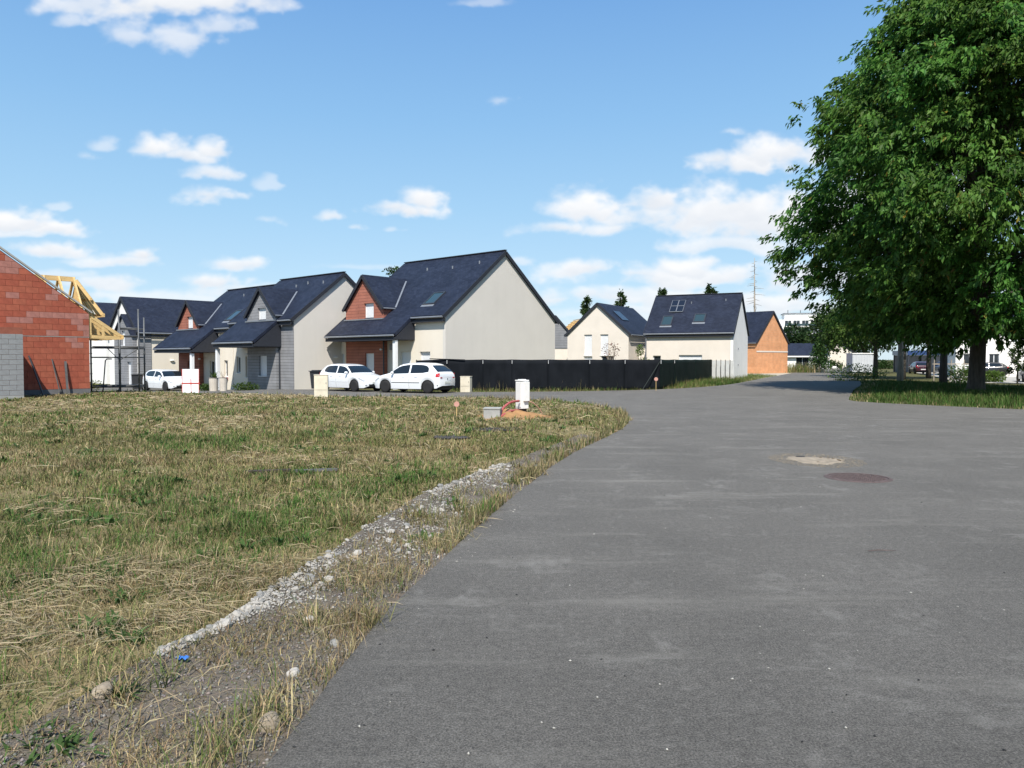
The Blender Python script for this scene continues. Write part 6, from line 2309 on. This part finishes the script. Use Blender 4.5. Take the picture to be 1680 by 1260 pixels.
# behind the near houses
tree('tree', 'dark tree top showing behind the roof of the beige gable house', (-9.6, 66.0, -0.3), [(0.2, 0, 9.3, 1.3, 1.3, 0.9), (-0.7, 0, 8.7, 0.8, 0.8, 0.6), (1.5, 0, 9.3, 0.7, 0.7, 0.6), (0.2, 0, 7.4, 1.6, 1.6, 1.4)], 2600, 0.26, (0.050, 0.095, 0.024), 9.2, 0.16)
PG = 'poplar tops beyond the houses'
for px, top, lab in ((962, 491, 'poplar top just above the left slope of the cream gable roof'), (1020, 488, 'poplar top above the ridge of the cream gable house'), (1089, 478, 'poplar top rising left of the roof with skylights'), (1164, 476, 'poplar top over the ridge of the roof with skylights')):
    Y = 118.0
    x = (px - 840) / 1260 * Y
    h = (590 - top) / 1260 * Y + 2.3
    tree('poplar', lab, (x, Y, -0.1), [(0, 0, h - 1.5, 0.75, 0.75, 1.5), (0.1, 0, h - 3.4, 1.05, 1.05, 1.7), (-0.4, 0, h - 4.6, 1.0, 1.0, 1.4), (0, 0, h - 6, 1.1, 1.1, 2)], 3400, 0.42, (0.055, 0.095, 0.030), h - 1.0, 0.15, group=PG, nlimb=4)
# bare conifer
t = thing('bare_tree', 'leafless dead conifer standing behind the orange brick house', 'tree', (33.0, 105.0, -0.1))
MB().tube([(0, 0, -0.2), (0.1, 0, 8), (0.0, 0, 15.6)], [0.20, 0.12, 0.03], 8).build('trunk', MT['bark_pale'], t, smooth=True)
for k in range(46):
    z = 5.5 + 9.6 * (k / 45)
    a = rng.uniform(0, 6.28)
    L_ = (1 - (z - 5.5) / 11) * rng.uniform(1.3, 3.0)
    up_ = 0.45 if z < 9 else -0.1
    MB().tube([(0, 0, z), (L_ * 0.5 * math.cos(a), L_ * 0.5 * math.sin(a), z + up_ * L_ * 0.3), (L_ * math.cos(a), L_ * math.sin(a), z + up_ * L_)], [0.04, 0.028, 0.012], 5).build('branch', MT['bark_pale'], t)

# ------------------------------------------------------------------ far end of the road
DG = 'dark trees in front of the apartment block'
for x, y, h, r, lab in ((88, 245, 13, 7, 'dark round tree before the apartment block, nearest the orange house'), (98, 250, 12, 7.5, 'dark broad tree in front of the middle of the apartment block'), (108, 252, 13.5, 8, 'dark tree before the apartment block, nearest the oak')):
    tree('far_tree', lab, (x, y, -0.1), [(0, 0, h * 0.62, r * 0.8, r * 0.7, h * 0.36), (-r * .5, 0, h * 0.5, r * 0.5, r * 0.5, h * 0.3), (r * .5, 0, h * 0.5, r * 0.5, r * 0.5, h * 0.3)], 4200, 0.95, (0.030, 0.060, 0.020), h * 0.6, 0.35, group=DG, nlimb=3)
t = thing('conical_shrub', 'upright green shrub beside the end of the road', 'shrub', (52.4, 131.0, -0.1))
tri_object('foliage', *join_arrays([leafy('f', (0, 0, z), (r, r, 1.1), 700, np.array([0.05, 0.10, 0.03]), 0.4) for z, r in ((0.9, 1.9), (2.2, 1.6), (3.4, 1.1), (4.4, 0.6))]), MT['leaf'], t)
MB().tube([(0, 0, -0.1), (0, 0, 4.2)], [0.09, 0.03], 6).build('stem', MT['bark'], t)
hg = thing('hedge', 'clipped green hedge along the end of the road', 'hedge', (60, 141, -0.1))
tri_object('foliage', *join_arrays([leafy('f', (dx, 0, 0.8), (1.6, 0.8, 0.9), 500, np.array([0.04, 0.085, 0.022]), 0.35) for dx in np.arange(-5.5, 9, 1.6)]), MT['leaf'], hg)
MB().tube([(-5, 0, 0.1), (8, 0, 0.1)], 0.05, 5).build('stem', MT['bark'], hg)
tl_ = thing('weed_clump', 'tall pale weeds at the roadside past the orange house', 'weeds', (37.4, 99.5, -0.1))
n = 900
P = np.stack([rng.normal(0, 1.3, n), rng.normal(0, 1.6, n), np.zeros(n)], 1)
col, _ = pick([np.ones(n), np.ones(n) * 0.8], [GREEN * 1.3, STRAW * 0.8], n)
tri_object('stalks', *blade_arrays(P, rng.uniform(0.5, 1.7, n), np.full(n, 0.06), rng.uniform(0, 6.28, n), rng.uniform(0.05, 0.5, n), col), MT['grass'], tl_)
for x, y, r, lab in ((55.2, 131.5, 0.55, 'white boulder blocking the far end of the road, nearer the shrub'), (57.9, 132.6, 0.5, 'white boulder blocking the far end of the road, nearer the cabin')):
    v = ICO_V * rng.uniform(0.85, 1.15, (12, 1)) * np.array([1.2, 0.9, 0.75])
    q = MB()
    q.add([tuple(p * r) for p in v], [tuple(int(c) for c in f) for f in ICO_F])
    o = q.build('boulder', MT['white_wall'])
    su = o.modifiers.new('round', 'SUBSURF')
    su.levels = su.render_levels = 1
    o.location = (x, y, 0.25)
    tag(o, lab, 'boulder', 'white boulders at the road end')

lh = thing('long_house', 'long low house with slate roof and white walls at the road end', 'house', (47.2, 139.0, -0.1), R(-10), GRP)
q = MB()
wall2d(q, lambda s, z, d: Vector((s, d, z)), [(0, 2.5), (9.4, 2.5)], 0, [(1.2, 2.4, 0.9, 2.1), (4.0, 6.2, 0.1, 2.2)])
q.box(0, 9.4, 6.2, 6.4, 0, 2.5)
q.box(0, 0.2, 0.23, 6.2, 0, 2.5)
q.box(9.2, 9.4, 0.23, 6.2, 0, 2.5)
q.build('wall', MT['white_wall'], lh)
for h in ((1.2, 2.4, 0.9, 2.1), (4.0, 6.2, 0.1, 2.2)):
    window(lh, lambda s, z, d: Vector((s, d, z)), h, 'glass')
for sg in (0, 1):
    y0 = -0.5 if sg == 0 else 6.9
    q = MB()
    q.slab([(-0.3, y0, 2.45), (9.7, y0, 2.45), (9.7, 3.2, 4.75), (-0.3, 3.2, 4.75)], 0.16, lambda p: (p.x, p.y * 1.18))
    q.build('roof', MT['slate'], lh)
MB().box(-0.3, 9.7, -0.56, -0.50, 2.2, 2.42).build('fascia', MT['white_wall'], lh)
for i in range(4):
    MB().tube([(6.0 + i * 1.0, -3.0, 0), (6.0 + i * 1.0, -3.0, 2.3)], 0.06, 6).build('pergola_post', MT['pvc'], lh)
MB().box(5.6, 9.4, -3.1, -2.9, 2.303, 2.42).build('pergola_beam', MT['pvc'], lh)
hh = thing('house', 'low house with a beige gable beside the conical shrub', 'house', (57.0, 142.0, -0.1), R(-24), GRP)
gable_front_house(hh, 6.5, 8, 2.3, 4.9, MT['cream'])

cbn = thing('site_cabin', 'pale grey metal site cabin standing in the grass under the trees', 'cabin', (39.0, 88.0, -0.05), R(-6))
MT['cabin'] = M('cabin_sheet', (0.50, 0.52, 0.54), 0.6, 0.06, 2, 30, 0.05)
MB().box(0, 2.7, 0, 2.2, 0.25, 2.35).build('cabin_body', MT['cabin'], cbn, bevel=0.02)
MB().box(-0.06, 2.76, -0.08, 2.28, 2.353, 2.45).build('cabin_roof', MT['white_wall'], cbn)
for i in range(9):
    MB().box(0.1 + i * 0.3, 0.16 + i * 0.3, -0.03, -0.002, 0.3, 2.3).build('rib', MT['cabin'], cbn)
for x in (0.1, 2.5):
    for y in (0.1, 2.0):
        MB().box(x, x + 0.15, y, y + 0.15, 0.0, 0.247).build('foot', MT['concrete'], cbn)

# the apartment block on the skyline
ap = thing('apartment_block', 'white flat-roofed apartment block with balconies on the skyline', 'building', (104, 300, 0), R(-12))
MB().box(0, 20, 0, 14, 0, 17.2).build('wall', MT['white_wall'], ap)
MB().box(-3.0, -0.005, 1.0, 12, 0, 16.2).build('stair_tower', MT['white_wall'], ap)
MB().box(2.6, 17, 3, 12, 17.205, 19.6).build('penthouse', MT['white_wall'], ap)
MB().box(2.2, 17.4, 2.6, 12.4, 19.605, 19.9).build('penthouse_roof', MT['zinc'], ap)
MB().box(-0.3, 20.3, -0.3, 14.3, 17.205 - 0.0, 17.5).build('parapet', MT['white_wall'], ap) if False else None
for fl in range(6):
    z = 0.6 + fl * 2.8
    MB().box(2.0, 18.0, -1.5, -0.005, z - 0.25, z).build('balcony_slab', MT['white_wall'], ap)
    for i in range(5):
        x0 = 2.3 + i * 3.15
        wn_ = MB().box(x0, x0 + 2.3, -0.06, -0.006, z + 0.1, z + 2.2).build('window', MT['glass'], ap)
        MB().box(x0 + 1.1, x0 + 1.2, -0.10, -0.065, z + 0.1, z + 2.2).build('frame', MT['pvc'], wn_)
    MB().box(2.0, 18.0, -1.5, -1.44, z + 0.05, z + 0.95).build('balustrade', MT['glass_blue'] if fl == 5 else MT['zinc'], ap)
    MB().box(-2.2, -1.0, 0.94, 0.995, z + 0.5, z + 1.8).build('window', MT['glass'], ap)
for x, y in ((4, 5), (9, 7), (13, 6)):
    MB().tube([(x, y, 19.9), (x, y, 21.2)], 0.12, 6).build('antenna', MT['steel'], ap)

# white houses across the bright court
wb = thing('white_house', 'white two-storey house behind the oak trunk with a narrow shaded side', 'house', (45.9, 79.5, -0.05), R(-20))
WP = lambda s, z, d: Vector((s, d, z))
q = MB()
wall2d(q, WP, [(0, 5.6), (9.5, 5.6)], 0, [(0.7, 1.3, 1.1, 2.3), (3.0, 3.9, 1.1, 2.3), (6.2, 7.6, 0.1, 2.2), (1.0, 1.9, 3.4, 4.7), (5.0, 5.9, 3.4, 4.7)])
q.box(0, 0.22, 0.225, 8, 0, 5.6)
q.box(9.28, 9.5, 0.225, 8, 0, 5.6)
q.box(0.222, 9.278, 7.8, 8, 0, 5.6)
q.build('wall', MT['white_wall'], wb)
for h in ((0.7, 1.3, 1.1, 2.3), (3.0, 3.9, 1.1, 2.3), (6.2, 7.6, 0.1, 2.2), (1.0, 1.9, 3.4, 4.7), (5.0, 5.9, 3.4, 4.7)):
    window(wb, WP, h, 'glass')
for sg in (0, 1):
    y0 = -0.3 if sg == 0 else 8.3
    q = MB()
    q.slab([(-0.2, y0, 5.7), (9.7, y0, 5.7), (9.7, 4.0, 8.6), (-0.2, 4.0, 8.6)], 0.16, lambda p: (p.x, p.y * 1.2))
    q.build('roof', MT['slate'], wb)
for x in (2.2, 8.8):
    MB().tube([(x, -0.07, 0), (x, -0.07, 5.5)], 0.06, 8).build('downpipe', MT['zinc'], wb)
wb2 = thing('white_house', 'bright white house at the picture edge behind the grey car', 'house', (52.5, 73.0, -0.05), R(6))
q = MB()
wall2d(q, WP, [(0, 5.6), (11, 5.6)], 0, [(4.0, 5.0, 1.0, 2.2), (7.0, 8.2, 1.0, 2.2)])
q.box(0, 0.22, 0.225, 7, 0, 5.6)
q.box(10.78, 11, 0.225, 7, 0, 5.6)
q.box(0.222, 10.778, 6.8, 7, 0, 5.6)
q.build('wall', MT['white_wall'], wb2)
for h in ((4.0, 5.0, 1.0, 2.2), (7.0, 8.2, 1.0, 2.2)):
    window(wb2, WP, h, 'shutter')
q = MB()
q.slab([(-0.2, -0.3, 5.7), (11.2, -0.3, 5.7), (11.2, 3.5, 8.4), (-0.2, 3.5, 8.4)], 0.16, lambda p: (p.x, p.y * 1.2))
q.slab([(-0.2, 7.3, 5.7), (11.2, 7.3, 5.7), (11.2, 3.502, 8.4), (-0.2, 3.502, 8.4)], 0.16, lambda p: (p.x, p.y * 1.2))
q.build('roof', MT['slate'], wb2)
MB().tube([(1.1, -0.08, 0), (1.1, -0.08, 5.4)], 0.07, 8).build('downpipe', MT['dark_metal'], wb2)
wb3 = thing('carport', 'low dark blue carport beside the white house behind the trunks', 'carport', (52.0, 101.0, -0.05), R(-5))
MB().box(0, 7.5, 0, 5, 2.3, 2.9).build('canopy', MT['car_blue'], wb3)
for x in (0.1, 3.6, 7.2):
    for y in (0.1, 4.7):
        MB().box(x, x + 0.15, y, y + 0.15, 0, 2.297).build('post', MT['dark_metal'], wb3)
MB().box(0.3, 7.2, 4.9, 4.98, 0.0, 2.29).build('back_panel', MT['zinc'], wb3)
# a bin and small trees in the gardens beyond the fence
wheelie_bin('dark grey wheelie bin against the white house behind the oak', (41.6, 68.5, -0.05), 0.4, 1.2)
t = thing('garden_shrub', 'thin reddish shrub in front of the cream gable, above the fence', 'shrub', (8.6, 66.5, -0.1))
q = MB()
for k in range(14):
    a, r_ = rng.uniform(0, 6.28), rng.uniform(0.2, 0.8)
    q.tube([(0, 0, 0), (r_ * 0.4 * math.cos(a), r_ * 0.4 * math.sin(a), 1.6), (r_ * math.cos(a), r_ * math.sin(a), rng.uniform(2.3, 3.3))], [0.03, 0.02, 0.006], 5)
q.build('stem', MT['bark_pale'], t)
tri_object('foliage', *leafy('f', (0, 0, 2.6), (0.8, 0.8, 0.7), 160, np.array([0.22, 0.11, 0.08]), 0.16), MT['leaf'], t)
t = thing('garden_shrub', 'small bright green shrub between the cream gable and the skylight house', 'shrub', (11.0, 66.0, -0.1))
MB().tube([(0, 0, 0), (0.05, 0, 2.0)], [0.04, 0.02], 6).build('stem', MT['bark'], t)
tri_object('foliage', *join_arrays([leafy('f', (0.0, 0, 2.55), (0.36, 0.36, 0.5), 260, np.array([0.10, 0.17, 0.03]), 0.15), leafy('f', (0.3, 0, 1.55), (0.6, 0.4, 0.35), 240, np.array([0.10, 0.15, 0.03]), 0.15)]), MT['leaf'], t)
